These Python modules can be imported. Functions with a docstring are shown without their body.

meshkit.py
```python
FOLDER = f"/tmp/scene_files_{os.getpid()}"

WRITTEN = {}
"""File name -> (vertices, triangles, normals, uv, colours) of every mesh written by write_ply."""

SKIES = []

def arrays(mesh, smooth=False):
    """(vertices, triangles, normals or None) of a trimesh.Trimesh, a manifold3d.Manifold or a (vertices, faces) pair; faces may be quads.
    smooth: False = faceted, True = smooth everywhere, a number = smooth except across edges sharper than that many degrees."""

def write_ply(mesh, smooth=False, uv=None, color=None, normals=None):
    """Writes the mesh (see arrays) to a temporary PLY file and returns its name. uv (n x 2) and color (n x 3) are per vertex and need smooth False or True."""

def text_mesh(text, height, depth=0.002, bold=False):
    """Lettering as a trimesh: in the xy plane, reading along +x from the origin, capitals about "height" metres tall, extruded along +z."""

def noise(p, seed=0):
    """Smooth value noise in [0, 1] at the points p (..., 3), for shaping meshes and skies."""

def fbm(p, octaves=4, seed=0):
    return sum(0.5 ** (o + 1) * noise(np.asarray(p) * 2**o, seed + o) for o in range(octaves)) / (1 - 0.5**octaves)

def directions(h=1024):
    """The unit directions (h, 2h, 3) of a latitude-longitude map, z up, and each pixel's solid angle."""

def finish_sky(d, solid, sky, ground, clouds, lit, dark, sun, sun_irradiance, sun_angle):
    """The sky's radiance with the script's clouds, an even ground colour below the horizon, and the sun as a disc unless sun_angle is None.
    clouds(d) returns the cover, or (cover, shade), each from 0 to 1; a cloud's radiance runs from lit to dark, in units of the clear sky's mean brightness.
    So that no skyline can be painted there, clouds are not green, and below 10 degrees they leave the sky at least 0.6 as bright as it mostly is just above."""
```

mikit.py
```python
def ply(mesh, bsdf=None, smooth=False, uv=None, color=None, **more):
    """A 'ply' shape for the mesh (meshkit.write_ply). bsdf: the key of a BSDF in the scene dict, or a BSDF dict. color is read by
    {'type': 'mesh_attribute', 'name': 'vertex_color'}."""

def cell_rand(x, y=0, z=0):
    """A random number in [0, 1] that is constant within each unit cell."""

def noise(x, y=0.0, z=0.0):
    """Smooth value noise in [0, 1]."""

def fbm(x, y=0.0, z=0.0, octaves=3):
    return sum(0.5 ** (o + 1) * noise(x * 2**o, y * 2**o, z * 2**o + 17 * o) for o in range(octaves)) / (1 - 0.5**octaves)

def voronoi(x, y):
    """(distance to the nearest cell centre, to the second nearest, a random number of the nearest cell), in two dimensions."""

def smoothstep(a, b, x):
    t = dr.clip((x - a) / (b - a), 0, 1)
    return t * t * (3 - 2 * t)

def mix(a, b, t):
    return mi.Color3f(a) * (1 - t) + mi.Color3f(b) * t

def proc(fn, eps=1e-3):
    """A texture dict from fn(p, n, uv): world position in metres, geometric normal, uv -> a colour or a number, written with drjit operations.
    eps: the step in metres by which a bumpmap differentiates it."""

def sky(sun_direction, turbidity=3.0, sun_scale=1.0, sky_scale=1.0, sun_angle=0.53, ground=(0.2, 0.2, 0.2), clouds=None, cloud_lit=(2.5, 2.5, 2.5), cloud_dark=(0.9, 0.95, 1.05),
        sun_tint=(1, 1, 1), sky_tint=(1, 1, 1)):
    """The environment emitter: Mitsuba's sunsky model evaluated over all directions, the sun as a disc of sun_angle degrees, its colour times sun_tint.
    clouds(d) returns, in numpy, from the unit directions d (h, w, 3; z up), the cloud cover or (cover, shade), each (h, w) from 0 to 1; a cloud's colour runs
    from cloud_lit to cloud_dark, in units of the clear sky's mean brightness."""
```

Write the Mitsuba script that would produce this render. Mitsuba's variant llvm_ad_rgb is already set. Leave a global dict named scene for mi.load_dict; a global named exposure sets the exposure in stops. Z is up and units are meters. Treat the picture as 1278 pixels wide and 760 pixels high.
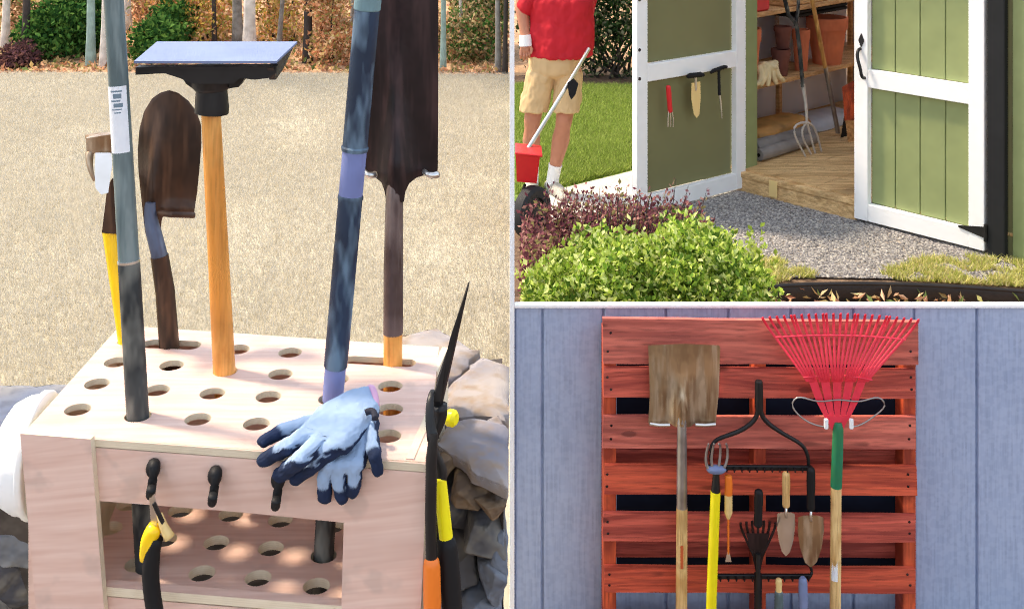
import math, numpy as np, trimesh, drjit as dr, mitsuba as mi, mikit, meshkit
import manifold3d as m3
from shapely.geometry import Polygon, Point, LineString
from scipy.spatial import Delaunay
from mikit import noise, fbm, voronoi, cell_rand, smoothstep, mix

T = mi.ScalarTransform4f
scene, labels = {}, {}
# ------------------------------------------------------------------ camera, sky, exposure
F, CU, VH, H = 1500.0, 639.0, -200.0, 2.5          # focal length in pixels of the 1278 px photo, eye height in metres
scene['camera'] = {'type': 'perspective', 'fov': 2 * math.degrees(math.atan(639 / F)), 'fov_axis': 'x', 'near_clip': 0.05, 'far_clip': 400.0,
                   'principal_point_offset_x': 0.0, 'principal_point_offset_y': (380 - VH) / 760.0,
                   'to_world': T().look_at(origin=[0, 0, H], target=[0, 10, H], up=[0, 0, 1])}
scene['sky'] = mikit.sky([-0.52, 0.20, 0.82], turbidity=3.5, sun_scale=0.42, sun_angle=6.0, sky_tint=(1.14, 1.0, 0.86), sky_scale=1.15, ground=(0.25, 0.23, 0.19),
                         clouds=lambda d: 0.55 * np.clip(meshkit.fbm(d * 3.0, 4, 5) * 1.9 - 0.25, 0, 1), cloud_lit=(1.7, 1.7, 1.7))
exposure = 3.25

# ------------------------------------------------------------------ helpers
A = lambda *a: np.array(a, float)
def P(u, v, y): return A((u - CU) * y / F, y, H - (v - VH) * y / F)          # the point at depth y on the sight line of a photo pixel
def G(u, v, z=0.0):                                                            # the point at height z
    return P(u, v, (H - z) * F / (v - VH))
def lin(r, g, b): return [((c / 255) / 12.92 if c < 10 else ((c / 255 + 0.055) / 1.055) ** 2.4) for c in (r, g, b)]
def unit(v): v = np.asarray(v, float); return v / np.linalg.norm(v)
R = np.random.default_rng(7)
used = set()
def key_for(name, parent=None):
    base = (parent + '__' if parent else '') + name
    k, i = base, 0
    while k in used:
        i += 1; k = f'{base}_{i:03d}'
    used.add(k); return k
def thing(name, label, cat, group=None):
    k = key_for(name); labels[k] = {'label': label, 'category': cat}
    if group: labels[k]['group'] = group
    return k
def cat(ms): return trimesh.util.concatenate([m for m in ms if m is not None])
def put(key, mesh, mat, smooth=False, color=None):
    if isinstance(mesh, (list,)): mesh = cat(mesh)
    scene[key] = mikit.ply(mesh, mat, smooth=smooth, color=color); return key
def part(name, mesh, mat, parent, smooth=False, label=None, color=None, stuff=False):
    k = key_for(name, parent); put(k, mesh, mat, smooth, color)
    if label or stuff:
        labels[k] = {}
        if label: labels[k]['label'] = label
        if stuff: labels[k]['kind'] = 'stuff'
    return k
def struct(name, mesh, mat, smooth=False, label=None, kind='structure', color=None, cat_=None):
    k = key_for(name); put(k, mesh, mat, smooth, color); labels[k] = {'kind': kind}
    if label: labels[k]['label'] = label
    if cat_: labels[k]['category'] = cat_
    return k
def one(name, label, cat_, mesh, mat, smooth=False, group=None, color=None):
    k = thing(name, label, cat_, group); put(k, mesh, mat, smooth, color); return k

def hull(pts): return trimesh.Trimesh(np.asarray(pts, float)).convex_hull if False else trimesh.convex.convex_hull(np.asarray(pts, float))
def obox(o, ex, ey, ez, bev=0.002):
    """Chamfered box from a corner and three edge vectors."""
    o, E = A(*o), [np.asarray(e, float) for e in (ex, ey, ez)]
    L = [np.linalg.norm(e) for e in E]; b = [min(0.45, bev / max(l, 1e-9)) for l in L]
    pts = []
    for i in range(3):
        for a in np.ndindex(2, 2, 2):
            c = [(x * (1 - 2 * b[k]) + b[k]) if k != i else x for k, x in enumerate(a)]
            pts.append(o + sum(ci * e for ci, e in zip(c, E)))
    return hull(pts)
def prism(pts, off, bev=0.0):
    """Flat polygon of 3D points pushed along off (any simple polygon)."""
    pts, off = np.asarray(pts, float), np.asarray(off, float)
    n = unit(off); a = unit(pts[1] - pts[0]); a = unit(a - n * (a @ n)); b = np.cross(n, a)
    q = np.c_[(pts - pts[0]) @ a, (pts - pts[0]) @ b, (pts - pts[0]) @ n]
    m = trimesh.creation.extrude_polygon(Polygon(q[:, :2]), np.linalg.norm(off), engine='earcut')
    v = m.vertices; base = q[:, 2].mean()
    m.vertices = pts[0] + v[:, :1] * a + v[:, 1:2] * b + (v[:, 2:] + base) * n
    m.fix_normals(); return m
def slab(poly, z, t):
    m = trimesh.creation.extrude_polygon(poly, t, engine='earcut'); m.apply_translation([0, 0, z - t]); return m
def tube(pts, r, sides=10, flat=1.0, flatdir=None):
    p = np.asarray(pts, float); r = np.broadcast_to(np.asarray(r, float), (len(p),))
    t = np.gradient(p, axis=0); t /= np.linalg.norm(t, axis=1, keepdims=True) + 1e-12
    ref = A(0, 0, 1) if flatdir is None else np.asarray(flatdir, float)
    if flatdir is None and abs(t[:, 2]).mean() > 0.8: ref = A(0, 1, 0)
    a = ref - t * (t @ ref)[:, None]; a /= np.linalg.norm(a, axis=1, keepdims=True) + 1e-12
    b = np.cross(t, a); ang = np.arange(sides) * 2 * np.pi / sides
    v = p[:, None] + r[:, None, None] * (flat * np.cos(ang)[None, :, None] * a[:, None] + np.sin(ang)[None, :, None] * b[:, None])
    n = len(p); v = np.vstack([v.reshape(-1, 3), p[0], p[-1]])
    f = []
    for i in range(n - 1):
        for j in range(sides):
            k = (j + 1) % sides; f += [[i * sides + j, i * sides + k, (i + 1) * sides + k], [i * sides + j, (i + 1) * sides + k, (i + 1) * sides + j]]
    for j in range(sides):
        k = (j + 1) % sides; f += [[n * sides, k, j], [n * sides + 1, (n - 1) * sides + j, (n - 1) * sides + k]]
    m = trimesh.Trimesh(v, f, process=False); m.fix_normals(); return m
def curve(pts, n=16):
    from scipy.interpolate import CubicSpline
    p = np.asarray(pts, float); s = np.r_[0, np.cumsum(np.linalg.norm(np.diff(p, axis=0), axis=1))]
    return CubicSpline(s, p)(np.linspace(0, s[-1], n))
def rod(a, b, r0, r1=None, sides=14, n=2):
    a, b = np.asarray(a, float), np.asarray(b, float); r1 = r0 if r1 is None else r1
    w = np.linspace(0, 1, n)[:, None]; return tube(a + (b - a) * w, r0 + (r1 - r0) * w[:, 0], sides)
def grip(a, b, r, sides=16, prof=None):
    """A rounded handle: ends drawn in, with an optional profile of radius factors."""
    prof = prof or [(0, .55), (.03, .88), (.08, 1), (.35, 1.06), (.6, .95), (.92, 1.02), (.97, .9), (1, .55)]
    a, b = np.asarray(a, float), np.asarray(b, float)
    return tube([a + (b - a) * s for s, _ in prof], [r * k for _, k in prof], sides)
def lathe(prof, o, axis=(0, 0, 1), sides=28):
    m = trimesh.creation.revolve(np.array(prof, float), sections=sides)
    z = unit(axis); m.apply_transform(trimesh.geometry.align_vectors([0, 0, 1], z)); m.apply_translation(o); m.fix_normals(); return m
def sheet(px, depth, thick, step=6.0, dens=4.0):
    """A curved metal plate whose outline is given in photo pixels; depth(u, v) is the distance of its front face."""
    poly = Polygon(px); ring = poly.exterior; n = max(12, int(ring.length / dens))
    edge = np.array([ring.interpolate(i / n, normalized=True).coords[0] for i in range(n)])
    x0, y0, x1, y1 = poly.bounds
    gx, gy = np.meshgrid(np.arange(x0, x1, step), np.arange(y0, y1, step)); gp = np.c_[gx.ravel(), gy.ravel()]
    inner = poly.buffer(-step * .55); gp = np.array([p for p in gp if inner.contains(Point(p))]).reshape(-1, 2)
    q = np.vstack([edge, gp]); tri = Delaunay(q).simplices
    tri = np.array([t for t in tri if poly.buffer(.05).contains(Point(q[t].mean(0)))])
    d = np.array([depth(*p) for p in q]); fr = np.array([P(u, v, y) for (u, v), y in zip(q, d)]); bk = np.array([P(u, v, y + thick) for (u, v), y in zip(q, d)])
    N = len(q); f = np.vstack([tri, tri[:, ::-1] + N] + [[[i, (i + 1) % n, (i + 1) % n + N], [i, (i + 1) % n + N, i + N]] for i in range(n)])
    m = trimesh.Trimesh(np.vstack([fr, bk]), f, process=False); m.fix_normals(); return m
def blob(center, rad, seed=0, sub=2, rough=.25, flat=None):
    m = trimesh.creation.icosphere(subdivisions=sub); v = m.vertices
    v = v * (1 + rough * (meshkit.fbm(v * 1.6 + seed * 3.1, 3, seed) - .5) * 2)[:, None]
    if flat is not None: v = np.sign(v) * np.abs(v) ** flat
    return trimesh.Trimesh(v * np.asarray(rad) + np.asarray(center), m.faces, process=False)
def jitter(m, amp, scale, seed=0, sub=0):
    for _ in range(sub): m = m.subdivide()
    v = m.vertices; d = np.stack([meshkit.fbm(v * scale + 9.1 * k, 3, seed + k) - .5 for k in range(3)], 1)
    return trimesh.Trimesh(v + d * 2 * amp, m.faces, process=False)
def leaves(pts, size, palette, seed=0, up=.3, aspect=.55, fold=0.25):
    """A leaf of two bent triangles at every point, with a colour of its own: (mesh, vertex colours)."""
    r = np.random.default_rng(seed); n = len(pts); s = size * r.uniform(.6, 1.25, n)[:, None]
    d = r.normal(size=(n, 3)); d[:, 2] += up; d /= np.linalg.norm(d, axis=1, keepdims=True)
    w = np.cross(d, r.normal(size=(n, 3))); w /= np.linalg.norm(w, axis=1, keepdims=True); nn = np.cross(d, w)
    p = np.asarray(pts); v = np.stack([p, p + d * s * .5 + w * s * aspect * .5 + nn * s * fold * .4, p + d * s, p + d * s * .5 - w * s * aspect * .5 + nn * s * fold * .4], 1).reshape(-1, 3)
    i = np.arange(n)[:, None] * 4; f = np.vstack([i + [0, 1, 2], i + [0, 2, 3]])
    pal = np.array(palette); c = pal[r.integers(0, len(pal), n)] * r.uniform(.72, 1.3, (n, 1)) * (.45 + 1.1 * meshkit.fbm(p * 7, 2, seed))[:, None]; return trimesh.Trimesh(v, f, process=False), np.repeat(np.clip(c, 0, 1), 4, 0)
def blades(xy, z, h, palette, seed=0, w=.004, lean=.5, hvar=.5, var=.25):
    r = np.random.default_rng(seed); n = len(xy); hh = h * r.uniform(1 - hvar, 1 + hvar, n)
    a = r.uniform(0, 2 * np.pi, n); l = r.uniform(0, lean, n) * hh; b = r.uniform(0, 2 * np.pi, n)
    base = np.c_[xy, np.full(n, z) if np.isscalar(z) else z]; side = np.c_[np.cos(a), np.sin(a), a * 0] * w
    v = np.stack([base - side, base + side, base + np.c_[np.cos(b) * l, np.sin(b) * l, hh]], 1).reshape(-1, 3)
    pal = np.array(palette); c = pal[r.integers(0, len(pal), n)] * r.uniform(1 - var, 1 + var, (n, 1))
    return trimesh.Trimesh(v, np.arange(3 * n).reshape(-1, 3), process=False), np.repeat(np.clip(c, 0, 1), 3, 0)

# ------------------------------------------------------------------ materials
VC = {'type': 'mesh_attribute', 'name': 'vertex_color'}
def rgb(c): return {'type': 'rgb', 'value': [float(x) for x in c]}
def mat(k, c, rough=.6, metal=0.0, spec=.4, bump=None, bscale=.001, eps=1e-3, **kw):
    base = c if isinstance(c, dict) else (mikit.proc(c) if callable(c) else rgb(c))
    b = {'type': 'principled', 'base_color': base, 'roughness': rough, 'metallic': metal, 'specular': spec, **kw}
    if bump is not None: b = {'type': 'bumpmap', 'arbitrary': mikit.proc(bump, eps), 'scale': bscale, 'bsdf': b}
    scene[k] = {'type': 'twosided', 'bsdf': b}; return k
def leafmat(k, trans=.7): scene[k] = {'type': 'principledthin', 'base_color': VC, 'roughness': .45, 'diff_trans': trans, 'spec_trans': 0.0, 'eta': 1.4}; return k
leafmat('leaf')
scene['blade'] = {'type': 'twosided', 'bsdf': {'type': 'diffuse', 'reflectance': VC}}
mat('stones_vc', VC, .85)
def wear(c, amt=.35, sc=14.0, c2=None, blot=3.0):
    c2 = c2 or [x * .55 for x in c]
    return lambda p, n, uv: mix(c, c2, dr.clip(amt * 2.2 * (fbm(p.x * sc, p.y * sc, p.z * sc, 4) - .32) + .25 * amt * noise(p.x * blot, p.y * blot, p.z * blot), 0, 1))
def rusty(c, c2, c3, kx=60, kz=5):
    def fn(p, n, uv):
        a = fbm(p.x * 9, p.y * 9, p.z * 9, 4); st = fbm(p.x * kx, p.y * kx, p.z * kz, 3); sp = fbm(p.x * 55, p.y * 55, p.z * 18, 3)
        return mix(mix(mix(c, c2, dr.clip(2.6 * a - .85, 0, 1)), c3, dr.clip(3.2 * st - 1.5, 0, .7)), c2, dr.clip(2.2 * sp - 1.1, 0, .3))
    return fn
def ply_tex(nx, ny, nz):                                            # plywood: rotary-cut face, layered edge
    def fn(p, n, uv):
        face = dr.abs(n.x * nx + n.y * ny + n.z * nz) > .85
        w = fbm(p.x * 2.2, p.y * 2.2 + p.z * 2.2, 1.0, 3)
        g = fbm(p.x * 9 + 2 * w, (p.y + p.z) * 130 + 7 * w, 3.0, 3)
        knots = smoothstep(.62, .8, noise(p.x * 5 + 3, (p.y + p.z) * 14, 8.0))
        a = mix([.73, .525, .435], [.62, .40, .315], dr.clip(g * 1.4 - .3 + .5 * (w - .5), 0, 1)); a = mix(a, [.55, .36, .29], knots * .4)
        a = mix(a, [.40, .30, .25], dr.clip(3.2 * fbm(p.x * 16, p.y * 16, p.z * 16, 4) - 1.95, 0, .35))
        q = dr.abs(dr.sin((p.x * (1 - abs(nx)) * .0 + p.z * nz + (p.y * ny)) * 900))
        e = mix([.70, .60, .44], [.52, .41, .27], q * .6 * noise(p.x * 60, p.y * 60, p.z * 60))
        return dr.select(face, a, e)
    return fn
mat('ply_flat', ply_tex(0, 0, 1), .55); mat('ply_front', ply_tex(0, 1, 0), .6)
def grain_x(c1, c2, kx=3.0, kz=70.0, rot=0.0, knots=.5):
    cr, sr = math.cos(rot), math.sin(rot)
    def fn(p, n, uv):
        x = p.x * cr + p.y * sr
        w = fbm(x * 2.3, p.y * 3, p.z * 6, 2)
        g = fbm(x * kx, p.y * kz * .6, p.z * kz + 5 * w, 4)
        k = smoothstep(.80, .90, noise(x * 11, p.y * 3, p.z * 30)) * knots
        fine = fbm(x * kx * 6, p.y * kz * 2, p.z * kz * 2.6, 2); stain = fbm(x * 1.7 + 5, p.y * 4, p.z * 7, 3)
        a = mix(mix(c1, c2, dr.clip(2.6 * g - .8, 0, 1)), [x_ * .6 for x_ in c2], dr.clip(2.2 * fine - 1.0, 0, 1) * .7)
        return mix(a, [x_ * .28 for x_ in c2], dr.maximum(k, dr.clip(stain * 2.2 - 1.3, 0, .3)))
    return fn
mat('red_wood', grain_x(lin(214, 102, 82), lin(160, 66, 55), knots=.7), .62, bump=lambda p, n, uv: fbm(p.x * 6, p.y * 30, p.z * 150, 2), bscale=.0012)
mat('red_wood_warm', grain_x(lin(224, 100, 68), lin(166, 64, 46), 3.4, 80, knots=.7), .62, bump=lambda p, n, uv: fbm(p.x * 6, p.y * 30, p.z * 150, 2), bscale=.0012)
mat('red_wood_pale', grain_x(lin(220, 122, 102), lin(172, 86, 74), 4, 60, knots=.7), .62, bump=lambda p, n, uv: fbm(p.x * 6, p.y * 30, p.z * 150, 2), bscale=.0012)
mat('orange_wood', grain_x(lin(222, 98, 56), lin(150, 56, 34), 30, 5), .62)
def siding(p, n, uv):
    g = fbm(p.x * 190, 1.0, p.z * 9, 3); b = fbm(p.x * 2.5, 4.0, p.z * 2.5, 3); h = fbm(p.x * 70, 3.0, p.z * 70, 2)
    a = mix(mix(lin(152, 166, 194), lin(170, 182, 206), b), lin(134, 148, 176), dr.clip(1.3 * g - .5, 0, .8))
    return mix(a, lin(186, 196, 216), dr.clip(1.6 * h - .7, 0, .22))
mat('siding', siding, .65, bump=lambda p, n, uv: fbm(p.x * 150, 1.0, p.z * 6, 2), bscale=.002)
mat('white_paint', wear([.82, .82, .80], .12, 20, [.68, .66, .62]), .45)
mat('divider_white', [.9, .9, .9], .5)
mat('green_panel', wear(lin(138, 148, 98), .35, 7, lin(112, 122, 78)), .6)
mat('olive_panel', wear(lin(118, 116, 78), .25, 5, lin(100, 98, 64)), .6)
mat('black_metal', wear([.008, .008, .009], .4, 30, [.022, .021, .02]), .42, spec=.35)
mat('black_rubber', [.008, .008, .009], .6, spec=.25)
mat('black_trim', wear([.014, .015, .016], .4, 9), .6, spec=.25)
mat('old_steel', wear(lin(176, 174, 172), .5, 22, lin(112, 98, 86)), .38, .75)
mat('bright_steel', wear([.74, .73, .70], .3, 26, [.5, .46, .4]), .25, .9)
mat('pale_steel', wear(lin(214, 210, 202), .3, 30, lin(150, 140, 128)), .4, .1)
mat('tan_steel', rusty(lin(176, 144, 108), lin(116, 88, 62), lin(204, 186, 160)), .34, .55)
mat('brown_steel', rusty(lin(70, 49, 36), lin(26, 19, 15), lin(100, 74, 56)), .45, .25)
mat('dark_steel', rusty(lin(44, 29, 32), lin(16, 10, 12), lin(70, 50, 50)), .4, .3)
mat('shaft_steel', rusty(lin(108, 92, 90), lin(62, 48, 46), lin(150, 136, 130)), .4, .3)
mat('wood_handle', grain_x(lin(226, 178, 104), lin(190, 132, 66), 60, 6, knots=.2), .4)
mat('pale_handle', grain_x(lin(232, 200, 140), lin(200, 156, 94), 60, 6, knots=.2), .4)
mat('orange_handle', grain_x(lin(232, 168, 88), lin(214, 142, 62), 60, 6, knots=.1), .35)
mat('grey_green', rusty(lin(100, 118, 120), lin(80, 96, 98), lin(134, 146, 144), 90, 6), .38)
mat('dark_grip', rusty(lin(62, 66, 66), lin(34, 36, 38), lin(124, 124, 116), 40, 14), .6, spec=.25)
mat('navy_grip', rusty(lin(34, 56, 82), lin(22, 38, 58), lin(110, 136, 156), 50, 12), .5)
mat('lilac_tape', wear(lin(116, 128, 178), .4, 20, lin(92, 100, 140)), .5)
mat('teal_grip', wear(lin(110, 140, 146), .3, 20), .5)
mat('yellow_paint', wear(lin(248, 206, 20), .25, 24, lin(214, 160, 20)), .35)
mat('neon_yellow', wear(lin(246, 232, 24), .2, 24, lin(220, 190, 20)), .35)
mat('orange_plastic', [.80, .19, .02], .35)
mat('red_plastic', [.62, .02, .025], .35)
mat('rake_red', wear(lin(234, 58, 78), .25, 40, lin(200, 40, 58)), .4)
mat('green_plastic', wear(lin(28, 118, 84), .4, 20, lin(60, 104, 40)), .4)
mat('blue_plate', wear(lin(122, 136, 172), .35, 12, lin(92, 104, 138)), .5, .1)
mat('label_white', wear([.78, .80, .82], .2, 60, [.55, .6, .66]), .5)
mat('label_ink', lin(110, 128, 140), .6)
mat('red_ink', lin(196, 92, 48), .6)
mat('white_plastic', [.82, .83, .82], .35)
mat('cream_plastic', lin(226, 196, 130), .4)
mat('terracotta', wear(lin(214, 122, 82), .4, 12, lin(168, 88, 58)), .75)
mat('dark_terracotta', wear(lin(128, 78, 66), .5, 12, lin(84, 52, 46)), .75)
mat('shed_inside', wear(lin(222, 220, 224), .3, 6, lin(196, 194, 196)), .8)
mat('shelf_wood', grain_x(lin(224, 182, 126), lin(184, 134, 84), 5, 60, .8), .6)
mat('floor_wood', grain_x(lin(226, 190, 136), lin(186, 146, 94), 4, 60, -.8), .6, bump=lambda p, n, uv: fbm(p.x * 40, p.y * 40, p.z * 90, 2), bscale=.001)
mat('bag_tan', wear(lin(206, 150, 82), .6, 9, lin(120, 96, 60)), .6)
mat('bag_grey', wear(lin(150, 144, 138), .5, 9, lin(90, 86, 82)), .6)
mat('bag_white', wear(lin(200, 206, 214), .4, 9, lin(140, 146, 156)), .5)
mat('skin', wear(lin(184, 126, 98), .3, 20, lin(158, 98, 74)), .5)
mat('hair', lin(70, 48, 34), .6); mat('eye_dark', [.03, .02, .02], .3)
mat('red_shirt', wear(lin(188, 26, 40), .3, 9, lin(150, 18, 32)), .8, bump=lambda p, n, uv: fbm(p.x * 9 + p.z * 6, p.y * 14, p.z * 9, 3), bscale=.03, eps=4e-3)
mat('khaki', wear(lin(206, 176, 130), .3, 12, lin(170, 140, 98)), .85, bump=lambda p, n, uv: fbm(p.x * 14, p.y * 14, p.z * 9, 3), bscale=.02, eps=4e-3)
mat('sock', [.8, .8, .78], .9); mat('shoe', wear(lin(176, 172, 160), .4, 20, lin(120, 116, 106)), .7)
mat('glove_knit', VC, .85, bump=lambda p, n, uv: fbm(p.x * 420, p.y * 420, p.z * 420, 2), bscale=.0012, eps=5e-4)
mat('glove_tan', wear(lin(238, 218, 168), .3, 30), .8)
mat('bark_grey', wear(lin(150, 146, 140), .6, 20, lin(84, 78, 70)), .9); mat('bark_pale', wear(lin(222, 214, 204), .5, 14, lin(140, 128, 116)), .9)
mat('bark_dark', wear(lin(70, 62, 58), .5, 20, lin(36, 32, 30)), .9); mat('bark_green', wear(lin(150, 172, 164), .5, 14, lin(100, 116, 108)), .9)
def flag(c1, c2, c3):
    def fn(p, n, uv):
        a = fbm(p.x * 5, p.y * 5, p.z * 5, 4); b = fbm(p.x * 38 + 4, p.y * 38, p.z * 38, 3)
        return mix(mix(c1, c2, dr.clip(a * 2.4 - .7, 0, 1)), c3, dr.clip(b * 2 - .85, 0, 1))
    return fn
rock_bump = lambda p, n, uv: fbm(p.x * 34, p.y * 34, p.z * 34, 4)
mat('flag_pale', flag(lin(160, 150, 142), lin(112, 110, 120), lin(136, 112, 84)), .8, bump=rock_bump, bscale=.006)
mat('flag_blue', flag(lin(92, 102, 124), lin(132, 128, 122), lin(70, 76, 92)), .8, bump=rock_bump, bscale=.005)
mat('rock_brown', flag(lin(124, 100, 76), lin(74, 62, 54), lin(156, 130, 98)), .9, bump=rock_bump, bscale=.02)
mat('rock_grey', flag(lin(104, 100, 96), lin(70, 70, 76), lin(130, 124, 112)), .9, bump=rock_bump, bscale=.02)
mat('rock_blue', flag(lin(96, 104, 118), lin(132, 132, 132), lin(66, 70, 80)), .9, bump=rock_bump, bscale=.02)
mat('mortar', flag(lin(84, 76, 70), lin(60, 54, 50), lin(104, 96, 88)), .95)
scene['added_pane'] = {'type': 'thindielectric'}  # clear pane for the added roof openings
mat('soil', flag(lin(104, 82, 64), lin(78, 60, 46), lin(132, 108, 86)), 1.0)
mat('litter', flag(lin(182, 146, 112), lin(138, 108, 84), lin(204, 166, 126)), 1.0)
def drylawn(p, n, uv):
    a = fbm(p.x * .9, p.y * .5, 1.0, 3); b = fbm(p.x * 26, p.y * 9, 2.0, 3)
    return mix(mix(lin(182, 174, 154), lin(170, 160, 136), dr.clip(2 * a - .5, 0, 1)), lin(156, 146, 122), dr.clip(2 * b - .85, 0, 1))
mat('dry_turf', drylawn, 1.0)
mat('green_turf', flag(lin(112, 136, 56), lin(88, 112, 44), lin(150, 160, 84)), 1.0)
mat('gravel_bed', flag(lin(150, 140, 130), lin(118, 110, 104), lin(184, 172, 156)), 1.0)
mat('concrete', flag(lin(206, 200, 190), lin(184, 178, 168), lin(216, 208, 196)), .9)
mat('patio_stone', flag(lin(150, 146, 142), lin(124, 120, 118), lin(170, 164, 156)), .9)
mat('roofing', flag(lin(88, 84, 82), lin(66, 64, 62), lin(110, 104, 100)), .95)
mat('edging', wear([.014, .011, .010], .4, 20, [.03, .024, .02]), .5)
mat('blue_steel', rusty(lin(84, 94, 116), lin(52, 56, 70), lin(120, 130, 148)), .4, .3)
mat('gap_shade', wear(lin(30, 38, 56), .5, 7, lin(14, 18, 28)), .8, spec=.15)  # near black navy that stands in for shade in the pallet gaps
mat('tyre', [.02, .02, .021], .7)

# ------------------------------------------------------------------ the ground and the far planting
def rect(x0, y0, x1, y1, z): return trimesh.Trimesh([[x0, y0, z], [x1, y0, z], [x1, y1, z], [x0, y1, z]], [[0, 1, 2], [0, 2, 3]], process=False)
def flat(poly, z):
    v, f = trimesh.creation.triangulate_polygon(poly, engine='earcut'); m = trimesh.Trimesh(np.c_[v, np.full(len(v), z)], f, process=False)
    if m.face_normals[0, 2] < 0: m.invert()
    return m
struct('ground', rect(-150, -60, 150, 200, 0), 'soil')
struct('forest_floor', rect(-60, 12.75, 60, 90, .004), 'litter')
lawn_poly = Polygon([(-14, 2.9), (0.0, 2.9), (0.0, 12.7), (-3, 12.95), (-6, 12.85), (-14, 13.1)])
struct('dry_lawn', flat(lawn_poly, .008), 'dry_turf')
green_poly = Polygon([(0.0, 8.3), (6, 8.3), (6, 12.0), (0.0, 12.2)])
struct('green_lawn', flat(green_poly, .008), 'green_turf')
path = Polygon([G(u, v)[:2] for u, v in [(660, 262), (668, 250), (700, 237), (740, 227), (792, 214), (880, 200), (930, 240), (800, 275), (720, 292), (655, 300)]])
def scatter(poly, n, seed):
    r = np.random.default_rng(seed); x0, y0, x1, y1 = poly.bounds; out = []
    import shapely
    while sum(map(len, out)) < n:
        q = np.c_[r.uniform(x0, x1, 2 * n), r.uniform(y0, y1, 2 * n)]; out.append(q[shapely.contains_xy(poly, q[:, 0], q[:, 1])])
    return np.vstack(out)[:n]
q = scatter(Polygon([(-6.2, 5.2), (-.01, 5.2), (-.01, 12.75), (-6.2, 12.85)]), 520000, 3)
clump = meshkit.fbm(np.c_[q * A(1.1, .8), np.zeros(len(q))], 4, 2); q = q[R.random(len(q)) < np.clip(clump * 2.0 + .1, .5, 1)]
m, c = blades(q, .008, .034, [lin(214, 208, 194), lin(220, 214, 202), lin(208, 201, 184), lin(200, 191, 170), lin(211, 205, 186)], 4, .0021, .9, var=.08)
struct('dry_grass', m, 'leaf', kind='stuff', color=c, label='short dormant straw coloured grass of the lawn behind the tool rack')
q = scatter(Polygon([(0.03, 8.3), (1.35, 8.3), (1.35, 12.1), (0.03, 12.2)]).difference(path.buffer(.03)).difference(Polygon([(0, 8), (3, 8), (3, 8.5), (0, 8.45)])), 90000, 5)
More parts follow.
